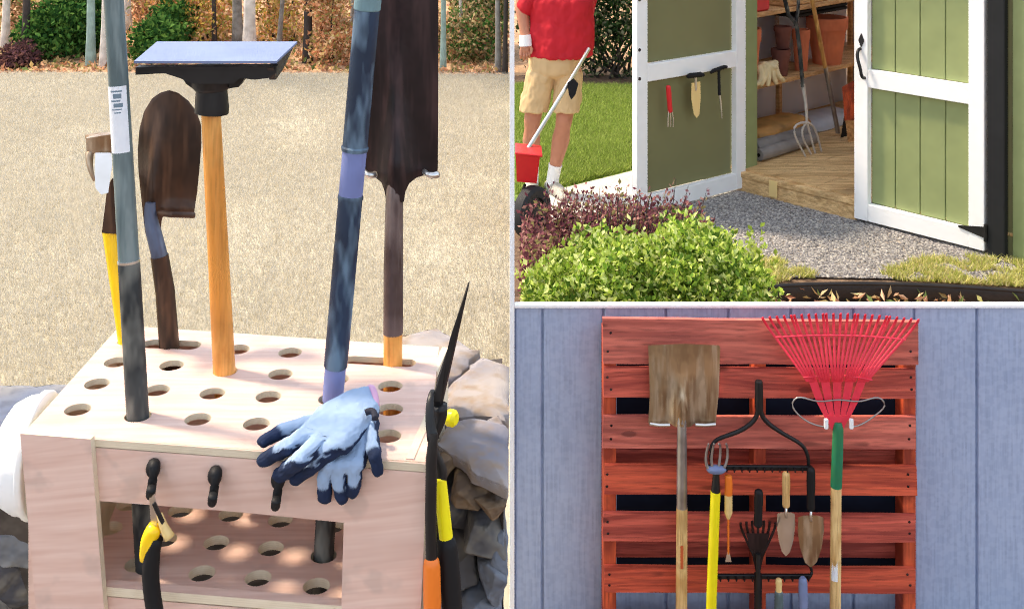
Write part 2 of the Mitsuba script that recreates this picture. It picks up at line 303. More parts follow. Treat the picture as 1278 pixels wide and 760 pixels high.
m, c = blades(q, .008, .045, [lin(160, 180, 84), lin(138, 160, 66), lin(186, 198, 116), lin(112, 134, 60)], 6, .004, 1.3)
struct('green_grass', m, 'leaf', kind='stuff', color=c, label='green mown grass behind the person in the red shirt')

def shrub(name, label, cat_, boxes, n, size, palette, seed, stems=5, up=.3, aspect=.55, bark='bark_dark', shell=.0, group=None, gap=.42, cf=1.0):
    """boxes: list of (center, radii) ellipsoids filled with leaves; stems rise from the ground."""
    k = thing(name, label, cat_, group); r = np.random.default_rng(seed); pts = []
    vol = np.array([np.prod(b[1]) for b in boxes]); cnt = (n * vol / vol.sum()).astype(int)
    for (c0, rad), m_ in zip(boxes, cnt):
        d = r.normal(size=(m_ * 2, 3)); d /= np.linalg.norm(d, axis=1, keepdims=True)
        rr = r.uniform(shell, 1, len(d)) ** (1 / 2.2)
        p = np.asarray(c0) + d * rr[:, None] * np.asarray(rad) * (.8 + .45 * meshkit.fbm(d * 2.4 + seed, 3, seed) if gap < .45 else .42 + 1.15 * meshkit.fbm(d * 3.2 + seed, 3, seed))[:, None]
        keep = (meshkit.fbm(p * cf * (2.2 / max(rad)) * 1.8 + 5, 3, seed + 1) > gap) & (p[:, 2] > .02) & ((p[:, 0] > .045) | (c0[0] < 0)) & ((p[:, 0] < -.045) | (c0[0] > 0))
        pts.append(p[keep][:m_])
    pts = np.vstack(pts); m, c = leaves(pts, size, palette, seed, up, aspect)
    part('foliage', m, 'leaf', k, color=c)
    st = []
    c0, rad = np.mean([b[0] for b in boxes], 0), np.max([b[1] for b in boxes], 0)
    for _ in range(stems):
        a = A(c0[0] + r.uniform(-.4, .4) * rad[0], c0[1] + r.uniform(-.4, .4) * rad[1], -.02)
        b = np.asarray(boxes[r.integers(len(boxes))][0]) + r.uniform(-.6, .6, 3) * rad * A(1, 1, .5); b[2] = abs(b[2]); a[0], b[0] = (max(a[0], .07), max(b[0], .07)) if c0[0] > 0 else (a[0], b[0])
        st.append(tube(curve([a, (a + b) / 2 + r.uniform(-.08, .08, 3) * rad.max(), b], 6), np.linspace(.016, .005, 6) * max(1, rad.max()), 5))
    part('stem', cat(st), bark, k, smooth=True)
    return k
GREEN_D = [lin(58, 96, 44), lin(84, 126, 60), lin(40, 72, 36), lin(110, 146, 72)]
ORANGE = [lin(228, 178, 138), lin(210, 150, 110), lin(238, 204, 162), lin(190, 138, 104), lin(214, 186, 124), lin(160, 150, 90)]
RUST = [lin(190, 138, 112), lin(164, 122, 100), lin(208, 164, 128), lin(178, 154, 108), lin(136, 132, 84), lin(214, 186, 140)]
TAN = [lin(190, 166, 120), lin(156, 140, 96), lin(110, 126, 74), lin(214, 190, 148), lin(140, 104, 74)]
YEL = [lin(206, 186, 92), lin(180, 160, 76), lin(156, 156, 80), lin(214, 160, 90)]
def bx(u, v, y, ru, rv, ry): c = P(u, v, y); return (c, A(ru * y / F, ry, rv * y / F))
shrub('evergreen_shrub', 'dense dark green shrub at the left edge of the lawn behind the grey pole', 'shrub', [bx(72, 45, 13.9, 52, 45, .5), bx(100, 20, 14.2, 40, 50, .6)], 6500, .075, GREEN_D, 11, 6)
shrub('evergreen_shrub', 'green shrub behind the tamper plate, right of the grey pole', 'shrub', [bx(196, 52, 13.6, 34, 32, .4), bx(215, 30, 14.4, 30, 34, .4)], 3500, .07, GREEN_D, 12, 5)
shrub('rusty_shrub', 'low dark purple brown shrub in front of the dense green shrub', 'shrub', [bx(24, 74, 13.3, 26, 20, .3)], 1500, .055, [lin(104, 72, 76), lin(130, 92, 84), lin(80, 58, 60)], 13, 5)
shrub('beech_sapling', 'young beech with orange dry leaves left of the blue handled tool', 'sapling', [bx(415, 55, 13.5, 30, 42, .35), bx(408, -10, 13.6, 34, 40, .4)], 5440, 0.056, ORANGE, 14, 4)
shrub('beech_sapling', 'young beech with orange and yellow leaves just right of the pale thick trunk', 'sapling', [bx(350, 40, 14.8, 26, 42, .4), bx(345, -20, 15, 40, 50, .5)], 3230, 0.056, ORANGE + YEL, 15, 4)
shrub('beech_sapling', 'yellowish sapling with thin leaves above the tamper plate', 'sapling', [bx(262, 22, 14.6, 34, 34, .5), bx(240, -20, 15, 60, 44, .6)], 5100, 0.052, YEL + ORANGE[:2], 16, 4)
shrub('beech_sapling', 'rust coloured sapling above the green shrub right of the grey pole', 'sapling', [bx(206, 0, 16.2, 46, 34, .5)], 4080, 0.059, RUST + ORANGE[:2], 17, 4)
shrub('beech_sapling', 'rust coloured sapling in the top left corner of the wood', 'sapling', [bx(60, -12, 16.5, 75, 34, .6)], 5440, 0.059, RUST + GREEN_D[:1], 18, 4)
shrub('thicket', 'tangled green and tan thicket right of the dark spade', 'thicket', [bx(590, 50, 13.7, 42, 46, .45), bx(610, 0, 14.3, 50, 46, .5)], 7140, 0.059, TAN + GREEN_D[:2], 19, 14, bark='bark_grey')
shrub('thicket', 'orange brown thicket partly hidden behind the dark spade', 'thicket', [bx(500, 40, 14.4, 56, 50, .5)], 4420, 0.059, RUST + TAN, 20, 8, bark='bark_grey')
# a loose understorey deeper in the wood
pts = np.c_[R.uniform(-8.5, -.1, 9000), R.uniform(15, 24, 9000), R.gamma(2.0, .28, 9000)]
m, c = leaves(pts, .1, RUST + TAN + YEL, 21); struct('woodland_undergrowth', m, 'leaf', kind='stuff', color=c, label='mixed brown and yellow undergrowth deep in the wood')
pts = np.c_[R.uniform(-8, -.05, 14000), R.uniform(12.8, 17, 14000), np.full(14000, .012) + R.uniform(0, .03, 14000)]
m, c = leaves(pts, .07, RUST + ORANGE + TAN, 22, up=0); struct('fallen_leaves', m, 'leaf', kind='stuff', color=c, label='brown leaves lying on the woodland floor')
def tree(u, v, width, bark, lean, label, h=6.0, name='bare_tree', seed=0, crown=True):
    k = thing(name, label, 'tree'); r = np.random.default_rng(seed); b = G(u, v); y = b[1]; rad = width * y / F / 2
    top = b + A(lean * h, r.uniform(-.3, .3), h)
    ax = curve([b - A(0, 0, .05), b + (top - b) * .4 + A(r.uniform(-.05, .05), 0, 0), top], 14)
    rr = np.linspace(rad, rad * .25, 14); rr[0] *= 1.35
    part('trunk', jitter(tube(ax, rr, 12), rad * .12, 4, seed), bark, k, smooth=True)
    lim, tips = [], []
    for i in range(9):
        s = r.integers(5, 13); a0 = ax[s]; d = unit(r.normal(size=3) + A(0, 0, .9)); L = r.uniform(.7, 1.7)
        c3 = curve([a0, a0 + d * L * .5 + A(0, 0, .1), a0 + d * L + A(0, 0, .3)], 6); lim.append(tube(c3, np.linspace(rr[s] * .5, .006, 6), 6)); tips.append(c3[3:])
    part('limb', cat(lim), bark, k, smooth=True)
    if crown:
        tp = np.repeat(np.vstack(tips), 14, 0); tp = tp + r.normal(size=tp.shape) * .28
        m, c = leaves(tp, .08, ORANGE[:2] + YEL[:2], seed); part('crown', m, 'leaf', k, color=c)
for i, (u, v, w, bk, ln, lb) in enumerate([
    (6, 62, 10, 'bark_pale', .01, 'pale trunk at the very left edge of the wood'),
    (31, 76, 10, 'bark_dark', -.005, 'dark trunk among the shrubs at the left edge'),
    (113, 82, 11, 'bark_green', .0, 'greenish grey trunk just left of the grey pole'),
    (129, 84, 9, 'bark_pale', .05, 'thin pale leaning trunk beside the greenish trunk'),
    (297, 60, 13, 'bark_grey', .005, 'grey trunk standing left of the pale thick trunk'),
    (311, 74, 16, 'bark_pale', .0, 'thickest pale trunk above the right end of the tamper plate'),
    (268, 62, 6, 'bark_dark', .0, 'slim dark trunk above the tamper plate'),
    (347, 66, 6, 'bark_grey', .06, 'slim grey trunk right of the pale thick trunk'),
    (384, 78, 11, 'bark_dark', .0, 'dark trunk between the tamper plate and the orange sapling'),
    (553, 88, 7, 'bark_green', .0, 'slim green stained trunk close to the dark spade'),
    (577, 70, 5, 'bark_pale', -.05, 'thin pale stem in the thicket'),
    (622, 90, 7, 'bark_grey', .0, 'grey trunk next to the white divider'),
    (630, 92, 6, 'bark_dark', .01, 'dark slim trunk nearest to the white divider'),
    (88, 50, 7, 'bark_grey', -.02, 'slim grey trunk behind the dense green shrub'),
    (222, 48, 8, 'bark_grey', .02, 'grey trunk behind the tamper plate'),
    (440, 60, 9, 'bark_grey', .0, 'grey trunk hidden partly by the orange sapling'),
    (160, 40, 9, 'bark_pale', .0, 'pale trunk behind the grey pole')]):
    tree(u, v, w, bk, ln, lb, seed=40 + i, crown=i % 3 == 0)

# garden behind the person
HEDGE = [lin(42, 62, 34), lin(62, 86, 44), lin(30, 46, 28), lin(88, 106, 64), lin(120, 120, 96)]
shrub('hedge', 'dark green hedge behind the person and the open shed door', 'hedge', [(A(.75, 12.7, .9), A(.55, .45, .95)), (A(1.35, 12.6, .95), A(.55, .45, 1.0)), (A(.35, 13.0, 1.0), A(.33, .5, 1.05)), (A(1.9, 12.8, .9), A(.5, .5, 1.0))], 26000, .055, HEDGE, 31, 14)
# path, gravel, mulch, edging
struct('path', flat(path, .014), 'concrete')
grav = Polygon([G(u, v)[:2] for u, v in [(800, 262), (860, 246), (931, 226), (1070, 262), (1240, 300), (1300, 316), (1330, 352), (1180, 347), (1100, 345), (1000, 343), (900, 350), (780, 340)]]).buffer(.05)
struct('gravel_path', flat(grav, .010), 'gravel_bed')
q = scatter(grav, 30000, 41); r_ = np.random.default_rng(42)
def pebbles(q, z, s0, s1, palette, seed):
    r = np.random.default_rng(seed); o = trimesh.creation.icosahedron(); n = len(q); s = r.uniform(s0, s1, (n, 1, 1)) * r.uniform(.6, 1.2, (n, 12, 3)) * A(1, 1, .65)
    v = o.vertices[None] * s + np.c_[q, np.full(n, z)][:, None]; f = o.faces[None] + 12 * np.arange(n)[:, None, None]
    c = np.array(palette)[r.integers(0, len(palette), n)] * r.uniform(.75, 1.25, (n, 1)); return trimesh.Trimesh(v.reshape(-1, 3), f.reshape(-1, 3), process=False), np.repeat(np.clip(c, 0, 1), 12, 0)
m, c = pebbles(q, .013, .005, .012, [lin(138, 133, 130), lin(122, 118, 116), lin(154, 149, 142), lin(110, 106, 104), lin(164, 158, 150)], 43)
struct('gravel', m, 'stones_vc', kind='stuff', color=c, label='grey gravel in front of the shed')
edge_px = [(900, 372), (950, 358), (1010, 354), (1080, 353), (1160, 355), (1230, 359), (1320, 366)]
ep = curve([G(u, v, .10) for u, v in edge_px], 40); ep[:, 2] = .05
one('lawn_edging', 'black curved plastic edging strip between the grass and the mulch bed', 'edging', [tube(np.c_[ep[:, :2], np.full(40, .05)], .05, 8, .16, (0, 1, 0)), tube(np.c_[ep[:, :2], np.full(40, .1)], .011, 8)], 'edging', smooth=40)
bed = Polygon(list(ep[:, :2]) + [(4.5, 4.4), (0.1, 4.4)])
struct('mulch_bed', flat(bed, .004), 'litter')
q = scatter(bed, 5000, 44); m, c = leaves(np.c_[q, np.full(len(q), .01) + R.uniform(0, .05, len(q))], .06, RUST + TAN + [lin(226, 180, 130)], 45, up=0, aspect=.35)
struct('bark_mulch', m, 'blade', kind='stuff', color=c, label='orange brown bark mulch in front of the black edging')
band = Polygon([G(u, v)[:2] for u, v in [(880, 300), (940, 305), (1000, 318), (1100, 322), (1200, 318), (1300, 310), (1320, 362), (1230, 357), (1160, 353), (1080, 350), (1010, 351), (900, 365)]])
q = scatter(band, 26000, 46); d_ = meshkit.fbm(np.c_[q * 2.0, q[:, :1] * 0], 3, 9)
near = np.array([np.min(np.linalg.norm(ep[:, :2] - x, axis=1)) for x in q]); q = q[(d_ + .5 * (meshkit.fbm(np.c_[q * 9.0, q[:, :1] * 0], 2, 3) - .5) > .44 + .42 * np.clip(near - .03, 0, 1.2))]
m, c = blades(q, .008, .032, [lin(206, 204, 120), lin(178, 184, 92), lin(226, 220, 156), lin(156, 162, 78), lin(218, 202, 150)], 47, .0045, 1.5)
struct('tufted_grass', m, 'leaf', kind='stuff', color=c, label='yellowish tufts of grass between the gravel and the black edging')

# the boxwood and the barberry before the path
BOX = [lin(160, 182, 72), lin(194, 208, 104), lin(128, 156, 58), lin(92, 122, 48), lin(214, 222, 142)]
def mound(u, v, y, ru, rv, ry): c = P(u, v, y); return (c, A(ru * y / F, ry, rv * y / F))
k = shrub('boxwood', 'bright yellow green rounded bush above the blue wall', 'bush', [mound(758, 356, 5.3, 82, 58, .32), mound(868, 350, 5.25, 80, 66, .30), mound(912, 370, 5.15, 58, 52, .26), mound(700, 384, 5.2, 62, 44, .28), mound(800, 346, 5.5, 50, 44, .25), mound(890, 318, 5.35, 30, 30, .18)], 38000, .030, BOX, 51, 16, up=.9, aspect=.62, shell=.15, gap=.545, cf=3.0)
sp = []; r = np.random.default_rng(52)
for _ in range(420):                                                  # upright shoots that break the outline
    u = r.uniform(660, 945); v = 288 + abs(u - 850) * .2 + r.uniform(0, 60); a = P(u, v + 30, 5.3 + r.uniform(-.15, .15)); b = a + A(r.normal() * .04, r.normal() * .04, r.uniform(.08, .24) * r.uniform(.6, 1))
    sp.append(a + (b - a) * np.sort(r.uniform(0, 1, 16))[:, None] + r.normal(size=(16, 3)) * .008)
m, c = leaves(np.vstack(sp), .032, BOX[:2] + BOX[4:], 53, up=1.2, aspect=.6); part('shoot', m, 'leaf', k, color=c)
PURP = [lin(140, 84, 92), lin(112, 66, 76), lin(166, 110, 110), lin(186, 140, 128), lin(96, 60, 64), lin(150, 140, 90)]
k = shrub('barberry', 'wine red barberry bush left of and behind the green bush', 'bush', [mound(684, 312, 6.0, 58, 50, .3), mound(745, 290, 6.15, 70, 46, .28), mound(815, 284, 6.2, 60, 36, .25), mound(660, 335, 5.55, 34, 52, .2), mound(862, 288, 6.3, 30, 24, .2)], 7500, .030, PURP, 54, 22, up=.7, shell=.1, gap=.47, cf=2.2)
tw, lv = [], []
for _ in range(130):
    u = r.uniform(672, 865); a = P(u, r.uniform(285, 320), r.uniform(5.9, 6.3)); b = a + A(abs(r.normal()) * .05, r.normal() * .05, r.uniform(.08, .26)); lv.append(a + (b - a) * np.sort(r.uniform(.1, 1, 12))[:, None] + r.normal(size=(12, 3)) * .007); tw.append(tube([a, (a + b) / 2 + r.normal(size=3) * .01, b], [.003, .0025, .001], 4))
part('twig', cat(tw), 'bark_dark', k)
m, c = leaves(np.vstack(lv), .024, PURP, 56, up=.8); part('shoot', m, 'leaf', k, color=c)

# ------------------------------------------------------------------ stone terrace and dry stone wall on the left
ZT, ZS, ZC = 1.51, 1.255, 1.40                                        # rack top, rack shelf, wall cap
TZ = .65
terr = Polygon([(-3.2, 1.2), (-.02, 1.2), (-.02, 2.0), (-.02, 2.75), (-3.2, 2.75)])
struct('terrace', slab(terr, TZ, TZ + .2), 'patio_stone')
def gp(px, z): return Polygon([G(u, v, z)[:2] for u, v in px])
sw = thing('stone_wall', 'low dry stone wall with flagstone cap behind and beside the tool rack', 'wall')
core = Polygon([(-3.1, 2.40), (-.89, 2.40), (-.84, 2.56), (-.12, 2.56), (-.085, 2.30), (-.015, 2.13), (-.022, 2.68), (-.12, 2.66), (-.86, 2.535), (-3.1, 2.53)])
part('core', slab(core, 1.345, 1.345 - TZ), 'mortar', sw)
def capstone(poly, z, t, m_, seed):
    poly = poly.buffer(-.001).buffer(-.006).buffer(.006); ring = poly.exterior; n = int(ring.length / .03)
    r = np.random.default_rng(seed); q = np.array([ring.interpolate(i / n, normalized=True).coords[0] for i in range(n)]); q = q + r.normal(size=q.shape) * .005
    m = slab(Polygon(q).buffer(0), z, t)
    m = m.subdivide().subdivide().subdivide(); v = m.vertices.copy(); up = v[:, 2] > z - t * .3
    cen = poly.centroid.coords[0]; edge = np.clip(1 - np.array([poly.exterior.distance(Point(p[:2])) for p in v]) / .03, 0, 1)
    d = meshkit.fbm(v * 7, 4, seed) - .5
    v[:, 2] += np.where(up, -.012 * edge ** 2, 0) + d * .004
    v[:, :2] += (meshkit.fbm(v * 22, 3, seed + 4) - .5)[:, None] * .010 * np.sign(v[:, :2] - cen)
    v[:, 0] = np.minimum(v[:, 0], -.006)
    part('cap_stone', trimesh.Trimesh(v, m.faces, process=False), m_, sw, smooth=60)
capstone(gp([(470, 430), (505, 412), (545, 403), (575, 420), (598, 437), (560, 470), (500, 475)], ZC), ZC, .055, 'flag_pale', 1)
capstone(gp([(562, 472), (599, 438), (636, 450), (636, 520), (590, 512), (556, 520), (548, 500)], ZC), ZC, .06, 'flag_pale', 2)
capstone(gp([(552, 522), (592, 514), (636, 522), (636, 608), (604, 588), (574, 566), (548, 545)], ZC + .006), ZC + .006, .03, 'flag_pale', 3)
capstone(Polygon([(-1.25, 2.30), (-.88, 2.31), (-.86, 2.55), (-1.2, 2.56)]), 1.352, .05, 'flag_blue', 4)
capstone(Polygon([(-2.0, 2.29), (-1.26, 2.30), (-1.21, 2.56), (-2.0, 2.55)]), 1.348, .05, 'flag_blue', 5)
capstone(Polygon([(-.85, 2.48), (-.5, 2.49), (-.5, 2.64), (-.85, 2.63)]), 1.35, .05, 'flag_blue', 6)
capstone(Polygon([(-.49, 2.49), (-.14, 2.49), (-.16, 2.68), (-.49, 2.65)]), 1.36, .05, 'flag_pale', 7)
def rubble(c0, rad, m_, seed, sub=4):
    r = np.random.default_rng(seed); q = r.normal(size=(22, 3)); q /= np.abs(q).max(1, keepdims=True); q *= r.uniform(.80, 1, (22, 1))
    m = hull(q * rad + c0)
    for _ in range(sub): m = m.subdivide()
    trimesh.smoothing.filter_taubin(m, iterations=5); m = jitter(m, .006, 26, seed); part('stone', m, m_, sw, smooth=50)
for i, (u, v, y, ru, rv, m_) in enumerate([
    (566, 620, 2.15, 26, 36, 'rock_grey'), (606, 652, 2.11, 30, 36, 'rock_grey'), (572, 690, 2.12, 30, 34, 'rock_grey'), (622, 712, 2.08, 20, 34, 'rock_blue'),
    (592, 748, 2.08, 38, 30, 'rock_blue'), (560, 760, 2.10, 24, 34, 'rock_grey'), (628, 668, 2.10, 14, 26, 'rock_blue'), (600, 806, 2.05, 36, 32, 'rock_grey'), (563, 572, 2.13, 22, 17, 'rock_brown'), (588, 594, 2.10, 26, 17, 'rock_brown'), (620, 618, 2.07, 24, 16, 'rock_brown'),
    (14, 660, 2.40, 52, 38, 'rock_blue'), (60, 668, 2.42, 40, 46, 'rock_grey'), (0, 728, 2.38, 44, 40, 'rock_blue'), (56, 748, 2.40, 42, 44, 'rock_blue'), (-20, 612, 2.44, 46, 24, 'rock_grey'),
    (40, 615, 2.46, 30, 18, 'rock_brown'), (10, 792, 2.38, 50, 38, 'rock_grey'), (70, 810, 2.38, 46, 34, 'rock_grey'), (-60, 690, 2.40, 40, 50, 'rock_grey')]):
    c0 = P(u, v, y + .07); rad = A(ru * y / F, .085, rv * y / F); c0[0] = min(c0[0], -.008 - rad[0] * .98 if u > 300 else 9); rubble(c0, rad, m_, 60 + i)

for j, z in enumerate((.73, .88, 1.03, 1.18, 1.285)):                    # the courses that run on to the left and down to the terrace
    x = -3.05 + .09 * (j % 2)
    while x < -.95:
        w_ = R.uniform(.16, .27)
        if not (x + w_ > -1.30 and z > 1.10): rubble(A(x + w_ / 2, 2.425, z), A(w_ * .52, .05, .082 if z < 1.2 else .05), ('rock_grey', 'rock_blue', 'rock_brown', 'rock_grey')[R.integers(4)], 200 + int(x * 37) + 90 * j, 3)
        x += w_
# ------------------------------------------------------------------ the plywood tool rack
FL, FR, BR, BL = G(25, 540, ZT), G(535, 577, ZT), G(548, 432, ZT), G(150, 405, ZT)
fd = unit((FR - FL) * A(1, 1, 0)); nin = A(-fd[1], fd[0], 0)           # along the front, and inwards
def Fp(u, v, back=0.0):                                                # the front plane of the rack, seen at a pixel
    o = FL + nin * back; kx = (u - CU) / F; y = ((o[0] * nin[0] + o[1] * nin[1]) / (kx * nin[0] + nin[1])); return P(u, v, y)
rk = thing('tool_rack', 'pale plywood garden tool rack with rows of round holes on top', 'tool rack')
rh = .0225
top_holes = [(97, 510), (172, 518), (247, 522), (320, 528), (403, 534), (484, 543), (121, 478), (196, 486), (265, 490), (335, 494), (413, 497), (487, 510), (145, 451), (214, 455), (281, 462),
             (350, 466), (420, 472), (487, 481), (297, 435), (362, 439)]
low_holes = [(137, 658), (172, 703), (205, 672), (270, 676), (338, 683), (404, 692), (252, 714), (322, 720), (395, 730), (92, 690), (160, 628), (225, 636), (288, 641), (350, 648), (415, 655), (110, 740), (180, 747)]
top = Polygon([p[:2] for p in (FL + fd * .005 + nin * .003, FR - fd * .005 + nin * .003, BR, BL)])
def slot(u0, v0, u1, v1, r): return LineString([G(u0, v0, ZT)[:2], G(u1, v1, ZT)[:2]]).buffer(r)
for u, v in top_holes: top = top.difference(Point(G(u, v, ZT)[:2]).buffer(rh, 20))
top = top.difference(slot(190, 428, 238, 430, .020)).difference(slot(440, 448, 508, 452, .017)).difference(Point(G(158, 425, ZT)[:2]).buffer(.018))
part('top_panel', slab(top, ZT, .011), 'ply_flat', rk)
B_ = lambda q, s: q + (0)                                              # noqa
shelf = Polygon([p[:2] for p in (Fp(100, 735) + nin * .022, Fp(520, 765) + nin * .022, BR + fd * -.03 - nin * .025, BL + fd * .04 - nin * .025)])
for u, v in low_holes: shelf = shelf.difference(Point(G(u, v, ZS)[:2]).buffer(rh, 20))
part('shelf_panel', slab(shelf, ZS, .016), 'ply_flat', rk)
t0 = nin * .018
part('leg', prism([Fp(*q, back=-.014) for q in [(25, 540), (113, 547), (130, 762), (164, 1187), (84, 1187), (45, 762)]], nin * .0135), 'ply_front', rk, label='plywood front leg at the left of the rack')
fp = [Fp(*q) for q in [(98, 556), (300, 571), (533, 589), (525, 762), (512, 1187), (416, 1187), (426, 762), (429, 651), (300, 638), (100, 622)]]
part('front_panel', prism(fp, t0), 'ply_front', rk, label='plywood front panel with the open window')
part('front_trim', prism([Fp(*q) for q in [(115, 547), (300, 560.5), (531, 578), (531, 588), (300, 570), (115, 556)]], nin * .006), 'ply_flat', rk)
part('apron', prism([Fp(*q, back=.001) for q in [(129, 743), (427, 768), (424, 838), (135, 812)]], t0), 'ply_front', rk, label='lower plywood apron under the shelf')
part('shelf_trim', prism([Fp(*q, back=.0) for q in [(128.5, 731), (427, 755), (427, 766), (129, 742)]], nin * .020), 'ply_flat', rk)
zb = TZ - .002
for nm, a, b in (('side_panel', FL + nin * .022, BL - nin * .01), ('side_panel', FR + nin * .022, BR - nin * .01)):
    s = fd * (.016 if a[0] < -.5 else -.016); sh = fd * (.045 if a[0] < -.5 else -.03)
    hi = ZT - .02
    part(nm, prism([A(a[0], a[1], hi), A(b[0], b[1], hi), A(*(b + sh)[:2], zb), A(*(a + sh)[:2], zb)], s), 'ply_front', rk)
part('back_panel', prism([A(*(BL + fd * .02)[:2], ZT - .02), A(*(BR - fd * .02)[:2], ZT - .02), A(*(BR - fd * .05)[:2], 1.30), A(*(BL + fd * .05)[:2], 1.30)], -nin * .012), 'ply_front', rk)
# outer rail on the right side that carries the long tools
ra, rb = G(523, 572, ZT + .002), G(536, 470, ZT + .002)
part('side_rail', prism([ra, rb, rb - A(0, 0, .06), ra - A(0, 0, .06)], fd * .013), 'ply_front', rk)
rc, re = G(541, 462, ZT), G(549, 432, ZT)
part('side_rail', prism([rc, re, re - A(0, 0, .06), rc - A(0, 0, .06)], fd * .012), 'ply_front', rk)
for u, v in [(191, 583), (268, 592), (347, 597)]:                       # rubber dipped hooks
    pts = curve([Fp(u, v - 2, .002), Fp(u + 1, v + 2, -.016), Fp(u, v + 12, -.020), Fp(u - 2, v + 26, -.022), Fp(u - 3, v + 33, -.030), Fp(u - 3, v + 31, -.040), Fp(u - 2, v + 25, -.044)], 18)
    part('hook', [tube(pts, np.r_[np.full(5, .0105), np.full(13, .0074)], 10), blob(Fp(u, v + 1, -.010), [.0115, .011, .015], 1, 2, .0)], 'black_rubber', rk, smooth=True)
for u, v in [(40, 560), (98, 566), (52, 700)]: part('screw_head', lathe([(0, 0), (.004, 0), (.004, .0012), (0, .002)], Fp(u, v), -nin, 12), 'old_steel', rk)

# white rounded tub hung on the rack's left side
c0 = P(57, 566, 2.12); c0[0] = -.824
wt = one('plastic_tub', 'white round plastic tub hanging on the left side of the tool rack', 'tub',
         lathe([(0, 0), (.100, 0), (.104, .004), (.104, .012), (.098, .016), (.096, .034), (.086, .054), (.066, .068), (.036, .074), (0, .075)], c0, (-1, 0, 0), 40), 'white_plastic', smooth=50)

# ------------------------------------------------------------------ long tools standing in the rack
tl = thing('long_handled_tool', 'grey green long handle with dark foam grip and white sticker', 'tool')
a, b = P(172, 518, 2.068), P(142, 0, 2.10); lo = a + (a - b) * .47; w = lambda v: a + (b - a) * (518 - v) / 518
part('shaft', rod(w(330), w(-140), .0178, .0165, 20), 'grey_green', tl, smooth=60)
part('handle_grip', tube([lo, lo + (a - lo) * .05, a, w(420), w(340), w(329), w(328)], [.015, .0183, .0188, .0188, .0186, .0186, .017], 20), 'dark_grip', tl, smooth=50)
part('grip_ring', rod(w(328.5), w(325.5), .0192, sides=20), 'bright_steel', tl, smooth=50)
def decal_arc(p0, p1, r, a0, a1, n=10):                                # a label wrapped round a shaft
    p0, p1 = np.asarray(p0), np.asarray(p1); t = unit(p1 - p0); x = unit(np.cross(t, A(0, 1, 0))); yv = np.cross(t, x)
    if yv[1] > 0: yv = -yv
    ang = np.radians(np.linspace(a0, a1, n)); ring = r * (np.sin(ang)[:, None] * x + np.cos(ang)[:, None] * yv)
    v = np.vstack([p0 + ring, p1 + ring]); f = []
    for i in range(n - 1): f += [[i, i + 1, n + i + 1], [i, n + i + 1, n + i]]
    return trimesh.Trimesh(v, f, process=False)
st = part('sticker', decal_arc(w(190), w(107), .0181, -62, 62), 'label_white', tl, smooth=True)
ink = []
for i, (v0, v1) in enumerate([(112, 114), (116, 122), (124, 126), (128, 133), (135, 136.5), (139, 140.5)]): ink.append(decal_arc(w(v1), w(v0), .0184, -35 + (i % 3) * 6, 30 - (i % 2) * 14))
part('print', cat(ink), 'label_ink', tl, smooth=True)

tp = thing('tamper', 'hand tamper standing upside down with flat square plate and orange wooden handle', 'tamper')
a, b = P(280, 463, 2.24), P(263, 135, 2.255); lo = a + (a - b) * .33
part('handle', tube([lo, a, a + (b - a) * .5, b, b + (b - a) * .08], [.0185, .0205, .0192, .0178, .0178], 20), 'orange_handle', tp, smooth=60)
plate = [P(167, 81, 2.15), P(345, 80, 2.15), P(371, 47, 2.36), P(196, 47, 2.36)]
part('plate', prism(plate, A(0, 0, -.004)), 'blue_plate', tp)
def rib(pxs, y0, y1): return prism([P(u, v, y0) for u, v in pxs], A(0, y1 - y0, 0))
part('rim', [rib([(169, 83.5), (345, 82.5), (345, 90), (335, 97), (318, 99), (300, 97), (290, 104), (240, 104), (224, 97), (205, 91), (169, 93)], 2.165, 2.19),
             prism([P(345, 84, 2.16), P(370, 53, 2.35), P(368, 60, 2.35), P(352, 86, 2.25), P(335, 99, 2.18)], A(-.012, 0, 0))], 'black_metal', tp)
part('socket', [tube([P(264, 140, 2.25), P(264.5, 134, 2.25), P(264, 112, 2.25), P(264, 108, 2.25), P(265, 84, 2.25)], [.0315, .0315, .029, .036, .046], 24), rib([(286, 88), (312, 88), (298, 108), (286, 110)], 2.235, 2.265), rib([(222, 88), (243, 88), (243, 112), (232, 104)], 2.235, 2.265)], 'black_metal', tp, smooth=35)

sh = thing('round_shovel', 'rusty brown round point shovel standing blade up at the back of the rack', 'shovel')
def rs(u, v): return 2.385 + .00002 * (u - 208) ** 2 - .036 * np.exp(-((u - 196 + (v - 160) * .08) / 10) ** 2) * np.clip((v - 130) / 110, 0, 1) ** 1.4 - .012 * np.exp(-((v - 262) / 9) ** 2) * (u > 199) + .0000015 * (190 - v) ** 2
part('blade', sheet([(211, 112), (222, 115), (235, 125), (245, 138), (251, 155), (251.5, 178), (249, 210), (246, 240), (242, 266), (232, 268), (214, 265), (207, 266), (202, 272), (200, 292), (181, 290), (178, 262), (175, 235), (172.5, 210), (172, 185), (174, 160), (180, 138), (190, 122), (200, 115)], rs, .003), 'brown_steel', sh, smooth=40)
part('step', tube([P(198, 265, 2.36), P(214, 267, 2.35), P(242, 268, 2.385)], .006, 8), 'brown_steel', sh, smooth=40)
part('socket', tube(curve([P(187.5, 252, 2.362), P(188, 270, 2.359), P(197, 310, 2.35), P(205, 360, 2.352), P(211, 428, 2.357), P(213, 450, 2.36)], 24), np.r_[np.linspace(.010, .0150, 5), np.linspace(.0152, .0185, 19)], 16), 'blue_steel', sh, smooth=60)
part('shaft', tube([P(199, 318, 2.350), P(206, 362, 2.352), P(211, 428, 2.357), P(214, 470, 2.36)], [.0172, .0186, .0193, .0188], 16), 'brown_steel', sh, smooth=60)

